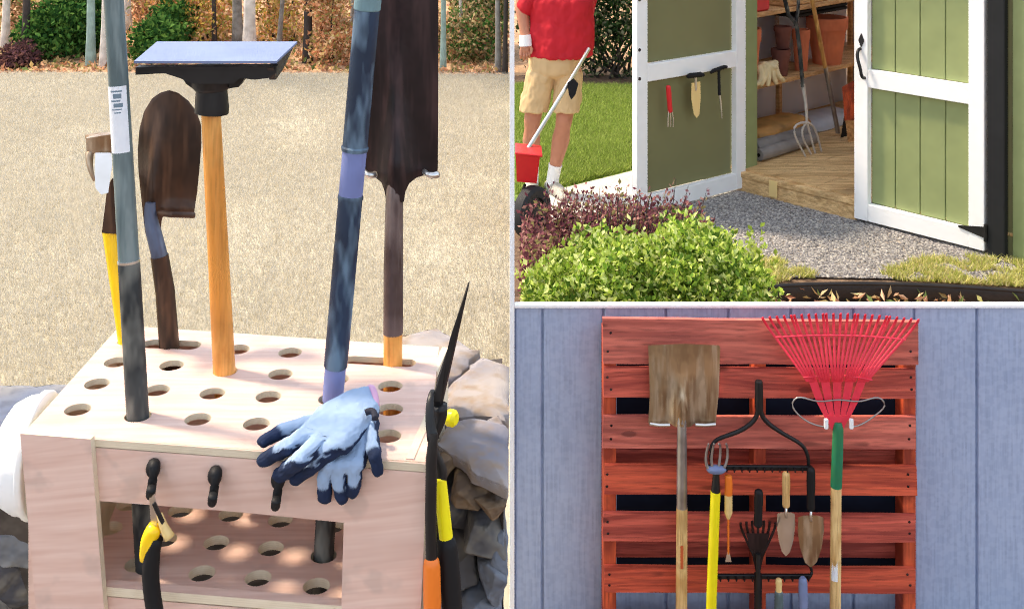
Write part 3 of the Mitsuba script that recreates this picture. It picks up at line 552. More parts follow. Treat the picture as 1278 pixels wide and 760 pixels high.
sp = thing('square_spade', 'dark brown square spade standing blade up at the right back of the rack', 'spade')
def ss(u, v): return 2.30 + .00001 * (u - 500) ** 2 - .036 * np.exp(-((u - 493) / (9 + 10 * np.clip((v - 120) / 100, 0, 1))) ** 2) * np.clip((v - 40) / 165, 0, 1) ** 1.5 + .003 * np.sin(u * .55) * np.exp(-((u - 500) / 22) ** 2) * np.clip((200 - v) / 100, 0, 1)
part('blade', sheet([(453, -60), (547, -60), (547, 60), (546.5, 210), (545, 221), (538, 223), (530, 218), (520, 221), (511, 228), (506, 238), (504, 252), (482, 252), (480, 238), (476, 227), (466, 219), (458, 221), (452, 216), (452.5, 100)], ss, .003), 'dark_steel', sp, smooth=40)
for u0, u1 in ((454, 468), (529, 546)): part('foot_tread', tube(curve([P(u0, 213, 2.296), P((u0 + u1) / 2, 218, 2.285), P(u1, 217, 2.294)], 8), np.linspace(.005, .007, 8), 8), 'bright_steel', sp, smooth=True)
part('socket', tube([P(492.6, 222, 2.283), P(492.4, 236, 2.280), P(492, 256, 2.278), P(491, 330, 2.278), P(490.5, 415, 2.278)], [.012, .0155, .0168, .0185, .0188], 18), 'shaft_steel', sp, smooth=60)
part('handle', rod(P(490.5, 415, 2.278), P(490, 520, 2.278), .0178, .0178, 18), 'orange_handle', sp, smooth=60)

bl = thing('blue_handled_tool', 'tall blue handled tool wrapped in lilac tape, leaning behind the gloves', 'tool')
a, b = P(415, 500, 2.125), P(459, 0, 2.12); w2 = lambda v: a + (b - a) * (500 - v) / 500
lo = P(404, 692, 2.098); lo2 = lo + (lo - a) * .4
for nm, v0, v1, r0, r1, m_ in [('grip', 500, 457, .0182, .0188, 'lilac_tape'), ('shaft', 457, 246, .0208, .0216, 'navy_grip'), ('grip', 246, 186, .0212, .0216, 'lilac_tape'), ('shaft', 186, 12, .0222, .0225, 'navy_grip'), ('shaft', 12, -150, .024, .023, 'teal_grip')]:
    part(nm, tube([w2(v0), w2(v0 - 1.5), w2((v0 + v1) / 2), w2(v1 + 1.5), w2(v1)], [r0 * .93, r0, (r0 + r1) / 2, r1, r1 * .93], 20), m_, bl, smooth=50)
part('shaft', tube([lo2, lo, a, w2(499)], .0175, 18), 'dark_grip', bl, smooth=50)
part('collar', tube([w2(187), w2(183), w2(181)], [.0235, .0245, .0225], 20), 'navy_grip', bl, smooth=40)
part('collar', tube([w2(247), w2(244), w2(242)], [.0225, .0228, .0215], 20), 'navy_grip', bl, smooth=40)

mk = thing('mattock', 'mattock with pale worn head and yellow handle behind the grey pole', 'mattock')
a, b = P(157, 425, 2.372), P(138, 285, 2.40)
part('handle', rod(a + (a - b) * .5, b, .0135, .017, 14), 'yellow_paint', mk, smooth=60)
part('sleeve', prism([P(u, v, 2.375) for u, v in [(127, 290), (150, 292), (152, 226), (140, 222), (134, 232)]], A(0, .05, 0)), 'brown_steel', mk)
part('head', [tube(curve([P(150, 178, 2.40), P(128, 176, 2.40), P(109, 180, 2.39)], 8), np.linspace(.016, .020, 8), 14), prism([P(u, v, 2.365) for u, v in [(107, 172), (146, 166), (146, 190), (130, 192), (108, 190)]], A(0, .03, 0))], 'tan_steel', mk, smooth=35)
part('adze', sheet([(119, 190), (139, 190), (140, 205), (135, 240), (126, 242), (119, 234), (118, 210)], lambda u, v: 2.35 - .0009 * (v - 190), .006, 5, 3), 'bright_steel', mk, smooth=40)
part('pick', tube(curve([P(112, 190, 2.37), P(112, 205, 2.36), P(118, 225, 2.355)], 6), np.linspace(.009, .003, 6), 8), 'tan_steel', mk, smooth=True)

# ------------------------------------------------------------------ shears and loppers hung on the right side
hs = thing('hedge_shears', 'hedge shears with long upright black blade, yellow arm and black grip', 'shears')
part('blade', hull([P(586.5, 350, 1.945), P(584, 352, 1.95), P(567, 440, 1.95), P(548, 512, 1.935), P(541, 505, 1.935), P(562, 420, 1.94), P(576, 380, 1.942), P(575, 400, 1.955), P(552, 505, 1.95)]), 'black_metal', hs)
part('blade', hull([P(549, 500, 1.932), P(540, 500, 1.932), P(546, 470, 1.94), P(560, 430, 1.94), P(552, 515, 1.94), P(543, 515, 1.945)]), 'black_metal', hs)
part('pivot', lathe([(0, 0), (.010, 0), (.0135, .005), (.0135, .014), (.009, .019), (0, .02)], P(557, 519, 1.965), (1, -.5, 0), 20), 'neon_yellow', hs, smooth=40)
part('arm', tube(curve([P(549, 505, 1.935), P(545, 535, 1.93), P(541, 552, 1.925), P(548, 575, 1.925), P(550, 600, 1.925)], 16), np.r_[np.linspace(.012, .006, 8), np.linspace(.006, .009, 8)], 10), 'black_metal', hs, smooth=True)
part('arm', tube([P(548.5, 594, 1.925), P(549, 597, 1.925), P(557, 672, 1.92), P(558, 690, 1.92)], [.008, .0105, .0112, .0105], 14), 'neon_yellow', hs, smooth=50)
part('grip', grip(P(557, 668, 1.92), P(570, 830, 1.91), .0165), 'black_rubber', hs, smooth=50)
lp = thing('loppers', 'black loppers with orange grip hanging close against the right side of the rack', 'loppers')
part('arm', tube([P(541, 540, 1.90), P(538.5, 570, 1.895), P(537.5, 640, 1.895), P(538.5, 700, 1.895)], [.007, .0092, .0092, .0092], 14), 'black_metal', lp, smooth=50)
part('blade', tube(curve([P(541, 548, 1.90), P(537, 520, 1.91), P(537, 500, 1.92), P(540, 486, 1.94)], 10), np.linspace(.011, .004, 10), 8, .5), 'black_metal', lp, smooth=True)
part('grip', grip(P(538.5, 693, 1.895), P(541, 850, 1.885), .0135), 'orange_plastic', lp, smooth=50)
one('blue_rod', 'blue rod seen between the orange grip and the black grip', 'rod', rod(P(552, 715, 1.93), P(555, 840, 1.93), .010), 'blue_plate', smooth=50)

# pruners on the left hook
pr = thing('pruning_shears', 'pruning shears with black and yellow grip hanging from the left hook of the rack', 'pruners')
o = nin * -.045
part('blade', hull([Fp(u, v, -.045) + A(0, d, 0) for u, v in [(186, 618), (192, 616), (197, 640), (194, 664), (188, 650)] for d in (0, .004)]), 'bright_steel', pr)
part('blade', hull([Fp(u, v, -.045) + A(0, d, 0) for u, v in [(191, 626), (195, 624), (206, 648), (203, 652)] for d in (-.006, -.002)]), 'black_metal', pr)
part('handle_core', tube(curve([Fp(194, 655, -.045), Fp(188, 668, -.045), Fp(181, 690, -.045), Fp(180, 698, -.045)], 8), [.011, .0125, .013, .013, .012, .010, .009, .007], 12), 'yellow_paint', pr, smooth=True)
part('grip', tube(curve([Fp(196, 670, -.045), Fp(191, 686, -.045), Fp(188, 712, -.045), Fp(190, 740, -.045), Fp(195, 772, -.045)], 14), np.r_[np.linspace(.010, .0135, 5), np.full(8, .0135), .010], 14), 'black_rubber', pr, smooth=True)
part('lever', tube(curve([Fp(199, 640, -.045), Fp(204, 655, -.045), Fp(212, 670, -.045)], 6), np.linspace(.005, .009, 6), 10), 'cream_plastic', pr, smooth=True)

# ------------------------------------------------------------------ gloves: knitted backs, dipped navy fingers
def glove(name, label, palm, fingers, seed, view):
    """palm: list of (point, radius); fingers: lists of (point, radius). One continuous skin; the dipped part is told by its place on the finger."""
    M = m3.Manifold; rad = lambda p, r: M.sphere(r, 18).translate(list(p))
    body = M.batch_hull([rad(*q) for q in palm]); tips = []
    for fch in fingers:
        for (p0, r0), (p1, r1) in zip(fch[:-1], fch[1:]): body = body + M.batch_hull([rad(p0, r0), rad(p1, r1)])
        tips.append(fch)
    m = body.refine_to_length(.005).to_mesh(); tm = trimesh.Trimesh(m.vert_properties[:, :3], m.tri_verts)
    trimesh.smoothing.filter_taubin(tm, iterations=14)
    v = tm.vertices; wr = np.abs(meshkit.fbm(v * A(55, 38, 55), 3, seed) - .5) * 2 - .25; tm.vertices = v + tm.vertex_normals * (wr * .0045)[:, None]
    v, n = tm.vertices, tm.vertex_normals; t = np.zeros(len(v)); best = np.full(len(v), 9.0)
    for fch in tips:
        p = np.array([q[0] for q in fch]); L = np.r_[0, np.cumsum(np.linalg.norm(np.diff(p, axis=0), axis=1))]
        for i in range(len(p) - 1):
            d = p[i + 1] - p[i]; s = np.clip(((v - p[i]) @ d) / (d @ d), 0, 1); dist = np.linalg.norm(v - p[i] - s[:, None] * d, axis=1)
            tt = (L[i] + s * (L[i + 1] - L[i])) / L[-1]; t = np.where(dist < best, tt, t); best = np.minimum(best, dist)
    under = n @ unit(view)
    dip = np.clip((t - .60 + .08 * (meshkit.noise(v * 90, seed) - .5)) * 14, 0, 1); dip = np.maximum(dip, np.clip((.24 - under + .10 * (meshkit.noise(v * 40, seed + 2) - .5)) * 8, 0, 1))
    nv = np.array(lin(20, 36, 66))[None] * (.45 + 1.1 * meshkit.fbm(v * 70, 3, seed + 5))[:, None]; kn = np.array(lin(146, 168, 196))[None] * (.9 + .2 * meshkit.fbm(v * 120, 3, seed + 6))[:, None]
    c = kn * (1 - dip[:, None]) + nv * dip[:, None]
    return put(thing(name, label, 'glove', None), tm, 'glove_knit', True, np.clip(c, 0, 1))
def top_pt(u, v, h): return G(u, v, ZT + h)
fy = Fp(400, 600)[1]
def hang(u, v, out): return Fp(u, v, -out)
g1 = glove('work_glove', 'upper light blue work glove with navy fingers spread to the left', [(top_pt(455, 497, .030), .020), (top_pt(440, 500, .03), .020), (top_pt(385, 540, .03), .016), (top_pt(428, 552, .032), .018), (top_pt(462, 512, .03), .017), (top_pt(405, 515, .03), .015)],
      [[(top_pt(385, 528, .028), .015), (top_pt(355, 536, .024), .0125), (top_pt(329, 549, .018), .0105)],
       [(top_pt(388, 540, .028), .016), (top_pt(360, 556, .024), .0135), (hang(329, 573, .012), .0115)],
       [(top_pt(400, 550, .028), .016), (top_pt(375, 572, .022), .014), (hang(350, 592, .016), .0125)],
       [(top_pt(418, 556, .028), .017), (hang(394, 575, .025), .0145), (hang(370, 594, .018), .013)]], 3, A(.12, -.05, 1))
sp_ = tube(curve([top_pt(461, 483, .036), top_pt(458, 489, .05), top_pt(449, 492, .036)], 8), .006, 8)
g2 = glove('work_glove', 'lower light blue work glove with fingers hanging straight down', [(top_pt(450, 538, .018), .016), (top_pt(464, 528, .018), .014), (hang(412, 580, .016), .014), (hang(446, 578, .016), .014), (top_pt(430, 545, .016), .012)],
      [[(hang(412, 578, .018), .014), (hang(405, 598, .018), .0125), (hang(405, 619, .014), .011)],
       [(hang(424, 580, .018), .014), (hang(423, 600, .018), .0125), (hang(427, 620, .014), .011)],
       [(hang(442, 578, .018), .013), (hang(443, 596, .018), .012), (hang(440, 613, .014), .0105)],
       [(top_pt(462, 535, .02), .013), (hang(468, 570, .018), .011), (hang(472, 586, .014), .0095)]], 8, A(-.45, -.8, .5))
for g_, pts_, m_ in ((g1, [(460, 484, .034), (468, 492, .045), (470, 506, .035)], 'glove_cuff'), (g2, [(456, 514, .05), (464, 512, .052), (468, 522, .045)], 'glove_binding')):
    mat(m_, lin(206, 160, 190) if m_ == 'glove_cuff' else lin(40, 40, 52), .8)
    part('cuff_binding', tube(curve([top_pt(*q) for q in pts_], 12), .0055, 8), m_, g_, smooth=True)

# ------------------------------------------------------------------ blue board wall with added white divider bars, red pallet tool board
WY = 3.832
bw = thing('board_wall', 'low blue grey board wall behind the red pallet', 'wall')
us = [642.5, 677, 753, 831, 909, 987, 1065, 1141, 1219, 1297, 1375, 1453]
for i, (u0, u1) in enumerate(zip(us[:-1], us[1:])):
    x0, x1 = (u0 - CU) * WY / F + .004, (u1 - CU) * WY / F - .004
    m = obox([x0, WY, .02], [x1 - x0, 0, 0], [0, .016, 0], [0, 0, .992], .003); part('siding_board', m, 'siding', bw)
part('backing', obox([.008, WY + .0125, .02], [2.08, 0, 0], [0, .004, 0], [0, 0, .985], .001), 'siding', bw)
for x in (.3, .9, 1.5): part('stud', obox([x, WY + .018, .0], [.045, 0, 0], [0, .09, 0], [0, 0, .70], .002), 'shelf_wood', bw)
part('cap_rail', obox([.0085, WY - .010, 1.0125], [2.08, 0, 0], [0, .028, 0], [0, 0, .0095], .001), 'divider_white', bw, label='thin white divider bar added along the top of the blue wall')  # this bar and the upright are added dividing lines, not wall trim
wp = one('white_post', 'slim white upright divider bar added at the left end of the blue wall', 'post', obox([-.0072, WY - .012, 0], [.0148, 0, 0], [0, .034, 0], [0, 0, 2.35], .001), 'divider_white')

PY = 3.715
pl = thing('wooden_pallet', 'red stained wooden pallet hung on the blue wall as a tool board', 'pallet')
def raw_board(pxs, y, t, m_, seed, nm='deck_board'):
    """A sawn board with uneven edges from its four corners in pixels (left top, right top, right bottom, left bottom)."""
    r = np.random.default_rng(seed); a, b, c, d = [A(*q) for q in pxs]; n = 9; w = np.linspace(0, 1, n)
    topl = [a + (b - a) * s + r.normal(0, .45, 2) * (0 < s < 1) for s in w]; bot = [d + (c - d) * s + r.normal(0, .45, 2) * (0 < s < 1) for s in w]
    m = prism([P(*q, y) for q in topl + bot[::-1]], A(0, t, 0)); part(nm, m, m_, pl); return m
decks = [(398, 453, 752, 1146), (459, 495, 754, 1142), (518, 558, 753, 1143), (580, 616, 755, 1144), (640, 674, 753, 1143), (706, 738, 754, 1142), (772, 806, 753, 1143), (832, 868, 754, 1144), (892, 930, 753, 1143)]
for i, (v0, v1, u0, u1) in enumerate(decks):
    e = R.normal(0, .8, 4); raw_board([(u0, v0 + e[0]), (u1, v0 + 2 + e[1]), (u1 + e[2], v1 + 1.5), (u0 + e[3], v1)], PY, .017, 'red_wood_pale' if i in (0, 2) else 'red_wood_warm' if i in (3, 5, 7) else 'red_wood', 90 + i)
for u0, u1 in ((753, 769), (941, 956), (1127, 1143)):
    y0, y1 = PY + .0185, 3.812; x0, x1 = P(u0, 0, y0)[0], P(u1, 0, y0)[0]
    part('stringer', obox([x0, y0, .03], [x1 - x0, 0, 0], [0, y1 - y0, 0], [0, 0, P(0, 414, y0)[2] - .03], .002), 'orange_wood', pl)
for i, (v0, v1) in enumerate([(402, 430), (560, 584), (672, 694), (800, 830)]):
    raw_board([(755, v0), (1143, v0 + 2), (1143, v1 + 1), (755, v1)], 3.8135, .0165, 'red_wood', 110 + i, 'back_board')
part('backing_sheet', obox(P(770, 711, 3.8306), P(1127, 711, 3.8306) - P(770, 711, 3.8306), [0, .0008, 0], [0, 0, P(0, 432, 3.83)[2] - P(0, 711, 3.83)[2]], .0003), 'gap_shade', pl, label='dark navy sheet added as the shade behind the pallet boards')  # sheet added to darken the gaps; its colour plays the shade
for v0, v1, u0, u1 in decks[:7]:
    for u in (760, 1135):
        for q in (.3, .72): part('nail_head', lathe([(0, 0), (.0042, 0), (.0036, .0015), (0, .0022)], P(u + R.uniform(-3, 3), v0 + (v1 - v0) * q, PY), (0, -1, 0), 8), 'dark_steel', pl)

ty = 3.665                                                             # tools hang about 5 cm in front of the boards
k = thing('square_shovel', 'square mouth shovel with tan worn blade hanging on the left of the pallet', 'shovel')
def sq(u, v): return ty + .000006 * (u - 854) ** 2 - .034 * np.exp(-((u - 851.5) / 8.5) ** 2) * np.clip((v - 462) / 52, 0, 1) ** 1.3 + .010 * np.exp(-((abs(u - 852) - 20) / 7) ** 2) * np.clip((v - 480) / 45, 0, 1)
part('blade', sheet([(809, 430), (852, 428), (898, 430), (899, 432), (897, 490), (893, 529), (875, 531), (868, 527), (861, 532), (843, 532), (836, 527), (829, 531), (809, 529), (811, 490)], sq, .0025, 5), 'tan_steel', k, smooth=40)
for u0, u1, s_ in ((811, 836, 1), (868, 893, -1)): part('foot_tread', tube([P(u0 if s_ > 0 else u1, 528, ty), P((u0 + u1) / 2, 529.5, ty - .004), P(u1 if s_ > 0 else u0, 529, ty - .004)], .0055, 8), 'bright_steel', k, smooth=True)
part('socket', tube([P(851, 512, ty - .020), P(851, 526, ty - .018), P(851, 560, ty - .012), P(851, 637, ty - .005)], [.010, .0140, .0155, .0165], 16), 'old_steel', k, smooth=60)
part('handle', rod(P(851, 632, ty - .005), P(850, 905, ty - .005), .0172, .0178, 16), 'pale_handle', k, smooth=60)
hp = P(850, 690, ty - .005); part('print', decal_arc(hp - A(0, 0, .035), hp + A(0, 0, .035), .0179, -14, 14, 5), 'red_ink', k)

def px_tube(pts, y, r, sides=10, n=16, **kw): return tube(curve([P(q[0], q[1], y + (q[2] if len(q) > 2 else 0)) for q in pts], n), r, sides, **kw)
k = thing('bow_rake_head', 'dark iron bow rake head hung teeth outwards, used as the upper tool hanger', 'rake head')
part('ferrule', tube([P(947, 474, ty), P(947, 476, ty), P(947.5, 508, ty), P(947.5, 514, ty)], [.010, .0125, .0125, .009], 16), 'black_metal', k, smooth=50)
part('bow', px_tube([(946, 508), (942, 522), (928, 534), (906, 543), (890, 552), (887, 566), (888, 584)], ty, np.linspace(.0075, .005, 20), 10, 20), 'black_metal', k, smooth=True)
part('bow', px_tube([(949, 508), (954, 522), (968, 534), (988, 546), (1003, 557), (1008, 568), (1009, 584)], ty, np.linspace(.0075, .005, 20), 10, 20), 'black_metal', k, smooth=True)
part('bar', obox(P(884, 586, ty - .006), P(1014, 587, ty - .006) - P(884, 586, ty - .006), [0, .012, 0], [0, 0, .014], .002), 'black_metal', k)
for u in np.linspace(888, 1011, 14): part('tooth', tube(curve([P(u, 585, ty), P(u, 585, ty - .03), P(u + .4, 588, ty - .058)], 5), [.0045, .004, .0035, .003, .002], 6), 'black_metal', k, smooth=True)
k = thing('bow_rake_head', 'dark iron rake head used as the lower tool hanger, above the bottom edge', 'rake head')
part('bar', obox(P(885, 722, ty - .006), P(1012, 722, ty - .006) - P(885, 722, ty - .006), [0, .012, 0], [0, 0, .013], .002), 'black_metal', k)
part('bow', px_tube([(1009, 720), (1013, 712), (1010, 704), (1004, 700)], ty, .0045), 'black_metal', k, smooth=True)
part('ferrule', tube([P(946, 715, ty), P(946, 728, ty), P(946, 742, ty), P(946, 790, ty)], [.0125, .012, .0115, .0115], 14), 'black_metal', k, smooth=50)
for u in np.linspace(889, 1009, 13): part('tooth', tube(curve([P(u, 721, ty), P(u, 721, ty - .028), P(u + .4, 724, ty - .052)], 5), [.0045, .004, .0035, .003, .002], 6), 'black_metal', k, smooth=True)

hy = ty - .05
k = thing('cultivator', 'four pronged cultivator with bright yellow handle hanging beside the square shovel', 'cultivator')
for i, (u, ub) in enumerate([(882, 886), (889, 891), (899, 896), (908, 901)]):
    part('tine', px_tube([(ub, 586), (u - 1, 574), (u, 562), (u + (2 if i < 2 else -2), 553, -.03)], hy, np.linspace(.005, .0028, 12), 8, 12), 'old_steel', k, smooth=True)
part('hub', blob(P(894, 585, hy), [.030, .014, .014], 5, 2, .1), 'blue_plate', k, smooth=True)
part('ferrule', tube([P(894, 585, hy), P(893.5, 600, hy), P(893, 616, hy)], [.009, .0115, .0145], 14), 'black_metal', k, smooth=50)
part('handle', rod(P(893, 612, hy), P(882, 905, hy), .0150, .0165, 16), 'neon_yellow', k, smooth=60)
k = thing('weeder', 'small weeder with orange and cream handle and thin orange shaft', 'weeder')
part('handle', tube([P(909, 592, hy), P(909, 593, hy), P(909.5, 606, hy), P(909, 616, hy)], [.008, .011, .0115, .0118], 14), 'orange_plastic', k, smooth=50)
part('handle', tube([P(909, 616, hy), P(909, 638, hy), P(909, 643, hy), P(909, 646, hy)], [.0118, .0122, .008, .005], 14), 'cream_plastic', k, smooth=50)
part('shaft', rod(P(909, 644, hy), P(909, 690, hy), .0032, sides=8), 'orange_plastic', k, smooth=True)
part('tip', hull([P(u, v, hy + d) for u, v in [(907.5, 688), (910.5, 688), (913, 700), (905, 700)] for d in (-.002, .002)]), 'bright_steel', k)
def trowel(name, label, u, v0, v1, v2, hw, m_h, m_b, rh_):
    k = thing(name, label, 'trowel')
    part('handle', grip(P(u, v0, hy), P(u, v1, hy), rh_), m_h, k, smooth=50)
    part('neck', px_tube([(u, v1 - 2), (u, v1 + 5, -.008), (u, v1 + 12, -.004)], hy, .0045), 'bright_steel', k, smooth=True)
    L = v2 - v1 - 6; vb = v1 + 6
    part('blade', sheet([(u - hw * .95, vb + 2), (u - hw * .5, vb), (u + hw * .5, vb), (u + hw * .95, vb + 2), (u + hw, vb + L * .3), (u + hw * .82, vb + L * .62), (u + hw * .45, vb + L * .9), (u, vb + L), (u - hw * .45, vb + L * .9), (u - hw * .82, vb + L * .62), (u - hw, vb + L * .3)],
         lambda a, b: hy + .00009 * (a - u) ** 2 * (11 / hw), .002, 3, 2.5), m_b, k, smooth=45)
    return k
trowel('trowel', 'narrow bright trowel with tan wooden handle hanging from the upper hanger', 981, 588, 632, 693, 11.5, 'pale_handle', 'bright_steel', .0118)
trowel('trowel', 'wide brownish trowel with black handle hanging from the right of the upper hanger', 1012, 582, 636, 707, 16.5, 'black_rubber', 'tan_steel', .0125)
k = thing('hand_rake', 'small dark fan shaped hand rake with black handle in the middle of the pallet', 'hand rake')
part('handle', grip(P(947, 610, hy - .02), P(946, 656, hy - .02), .0128), 'black_rubber', k, smooth=50)
for i, du in enumerate(np.linspace(-21, 21, 7)):
    part('tine', tube(curve([P(946 + du * .15, 700, hy + .012), P(946 + du * .62, 676, hy + .012), P(946 + du, 655 + abs(du) * .12, hy + .010), P(946 + du * 1.03, 648 + abs(du) * .15, hy - .008)], 9), .0042, 6, .5, (0, 1, 0)), 'dark_steel', k, smooth=True)
part('fan_plate', sheet([(931, 664), (961, 664), (952, 697), (949, 712), (943, 712), (940, 697)], lambda a, b: hy + .008, .002, 4, 3), 'dark_steel', k)
part('shaft', tube([P(946, 690, hy + .006), P(946, 725, hy), P(946, 770, hy)], [.008, .0075, .0075], 10), 'black_metal', k, smooth=50)
k = thing('hand_tool', 'small hand tool with cream cap and grey green body hanging low in the middle', 'hand tool')
part('cap', grip(P(972, 721, hy), P(972, 738, hy), .0095), 'cream_plastic', k, smooth=50); part('body', grip(P(972, 735, hy), P(972, 800, hy), .0128), 'grey_green', k, smooth=50)
k = one('hand_tool', 'small hand tool with blue grey handle, right of the cream capped one', 'hand tool', grip(P(1002, 719, hy), P(1003, 800, hy), .0132), 'blue_plate', smooth=50)

k = thing('leaf_rake', 'red fan shaped plastic leaf rake with wooden handle hanging on the right', 'rake')
ry = ty - .055; slats = [(1016, 1036.5), (1026, 1040.5), (1037, 1045), (1048, 1049.5), (1059, 1053.5)]
def fan(u, v): return ry + .0000045 * (u - 1048) ** 2
for i, (ut, ub) in enumerate([(1013, 1034), (1029, 1039.5), (1045, 1045), (1061, 1050.5), (1077, 1056)]):
    w1, w0 = 5.6, 2.7
    part('slat', sheet([(ut - w1, 470), (ut + w1, 470), ((ut + ub) / 2 + w1 * .85, 500), (ub + w0, 524), (ub - w0, 524), ((ut + ub) / 2 - w1 * .85, 500)], lambda a, b: ry + .002, .004, 4, 4), 'rake_red', k)
    for j in range(5):
        q = (i + .5 + (j - 2) * .225) / 5; ut2 = ut + (j - 2) * 2.7; tu = 951 + 196 * q; tv = 399 - 6 * math.sin(math.pi * q) + 2.5 * q
        part('tine', tube(curve([P(ut2, 475, ry), P(ut2 + (tu - ut2) * .5, 475 + (tv - 475) * .5, fan(tu, 0) - .012), P(tu, tv, fan(tu, 0)), P(tu + (tu - 1048) * .012, tv - 3.5, fan(tu, 0) - .03)], 12), .0044, 6, .5, (0, 1, 0)), 'rake_red', k, smooth=True)
for vv, s0, s1 in ((419, 968, 1130), (469, 1003, 1088)):
    part('band', tube(curve([P(s0, vv + 1, ry - .002), P((s0 + s1) / 2, vv - 1.5, ry - .013), P(s1, vv + 4, ry - .002)], 14), .0042, 6, .6), 'rake_red', k, smooth=True)
part('hub', hull([P(u, v, ry + d) for u, v in [(1030, 518), (1061, 518), (1052, 536), (1038, 536)] for d in (0, .012)]), 'rake_red', k)
part('brace', px_tube([(1033, 532), (1012, 527), (996, 516), (989, 502), (992, 497), (1016, 499), (1046, 498), (1078, 499), (1100, 497), (1104, 503), (1094, 516), (1078, 527), (1060, 532)], ry - .012, .0026, 6, 50), 'old_steel', k, smooth=True)
for u in (1031.5, 1063): part('clip', obox(P(u - 2.5, 535, ry - .018), [.012, 0, 0], [0, .010, 0], [0, 0, .030], .002), 'white_plastic', k)
part('ferrule', tube([P(1046, 526, ry), P(1046, 534, ry - .002), P(1045, 570, ry), P(1043.5, 606, ry + .004)], [.010, .0158, .0168, .0172], 18), 'green_plastic', k, smooth=50)
part('handle', rod(P(1043.5, 602, ry + .004), P(1041.5, 905, ry + .02), .0160, .0172, 18), 'pale_handle', k, smooth=60)
hp = P(1043, 702, ry + .010); part('sticker', decal_arc(hp - A(0, 0, .045), hp + A(0, 0, .045), .0172, -5, 62, 6), 'label_white', k)

# ------------------------------------------------------------------ the shed
HL, HR = P(931, 234, 2.47 * F / 434), P(1234, 311, 2.47 * F / 511); HL[2] = HR[2] = 0
sf = unit(HR - HL); sd = A(-sf[1], sf[0], 0); SW = np.linalg.norm(HR - HL)
def S(s, t, z): return HL + sf * s + sd * t + A(0, 0, z)
def SP(u, v, s=None, t=None):                                          # sight line of a pixel on the plane s = const or t = const of the shed
    kx = (u - CU) / F; n, c = (sf, s) if s is not None else (sd, t); return P(u, v, (c + HL @ n) / (kx * n[0] + n[1]))
def sbox(s0, s1, t0, t1, z0, z1, bev=.003): return obox(S(s0, t0, z0), sf * (s1 - s0), sd * (t1 - t0), A(0, 0, z1 - z0), bev)
shd = thing('garden_shed', 'olive green garden shed with white framed double doors', 'shed')
ZR, FZ = 2.25, .165
part('wall', sbox(SW + .012, SW + 2.2, -.0, .03, .02, ZR), 'olive_panel', shd, label='green front wall at the right edge')
for i in range(9):
    s0 = SW + .15 + i * .205; part('wall__board' if False else 'siding_board', sbox(s0, s0 + .197, -.012, -.001, .02, ZR, .003), 'green_panel', shd)
part('wall', sbox(-.75, -.105, 0, .03, .02, ZR), 'olive_panel', shd)
part('jamb', sbox(-.10, -.008, -.01, .15, .02, ZR), 'green_panel', shd)
part('wall', sbox(-.79, -.76, .03, 2.6, .02, ZR), 'shed_inside', shd, label='inner left wall behind the shelves')
part('wall', sbox(-.75, SW + 2.2, 2.6, 2.63, .02, ZR), 'shed_inside', shd)
part('wall', sbox(SW + 2.2, SW + 2.23, .0, 2.6, .02, ZR), 'shed_inside', shd)
part('lintel', sbox(-.10, SW + .012, .0, .05, 1.98, ZR), 'green_panel', shd)
part('corner_trim', sbox(SW + .018, SW + .125, -.062, -.013, .01, ZR, .006), 'black_trim', shd, label='tall black trim post at the hinge side')
R0, R1 = -1.0, SW + 2.5
def roof_piece(nm, s0, s1, t0, t1, m_, lift=0.0, th=.03):             # a piece of the roof: front slope for t < 1.3, back slope beyond
    zz = lambda t: ZR + .02 + (.55 * (t + .24) / 1.54 if t <= 1.3 else .55 * (2.92 - t) / 1.62) + lift
    return part(nm, prism([S(s0, t0, zz(t0)), S(s0, t1, zz(t1)), S(s0, t1, zz(t1) + th), S(s0, t0, zz(t0) + th)], sf * (s1 - s0)), m_, shd)
roof_piece('roof', R0, R1, -.24, .30, 'roofing'); roof_piece('roof', R0, R1, 2.302, 2.92, 'roofing'); roof_piece('roof', R0, -.45, 1.302, 2.3, 'roofing'); roof_piece('roof', 1.9, R1, 1.302, 2.3, 'roofing'); roof_piece('skylight', -.448, 1.898, 1.302, 2.298, 'added_pane', .01, .004)  # glazed opening added out of view to brighten the shed inside
roof_piece('roof', R0, -.45, .302, 1.3, 'roofing'); roof_piece('roof', 1.5, R1, .302, 1.3, 'roofing')
roof_piece('skylight', -.448, 1.498, .302, 1.298, 'added_pane', .01, .004)  # second added opening, lets more daylight onto the shelves
sh_r = shd
for i in range(12):
    s0 = -.74 + i * .33; part('floor_board', sbox(s0, s0 + .325, -.005, 2.58, FZ - .02, FZ, .002), 'floor_wood', shd)
part('threshold', sbox(-.09, SW - .876, -.052, -.007, FZ - .052, FZ - .012, .004), 'floor_wood', shd)
part('threshold', sbox(-.09, SW - .876, -.040, -.007, .004, FZ - .055, .004), 'floor_wood', shd)
part('bracket', sbox(.235, .30, -.062, -.053, .035, FZ - .018, .002), 'cream_plastic', shd)
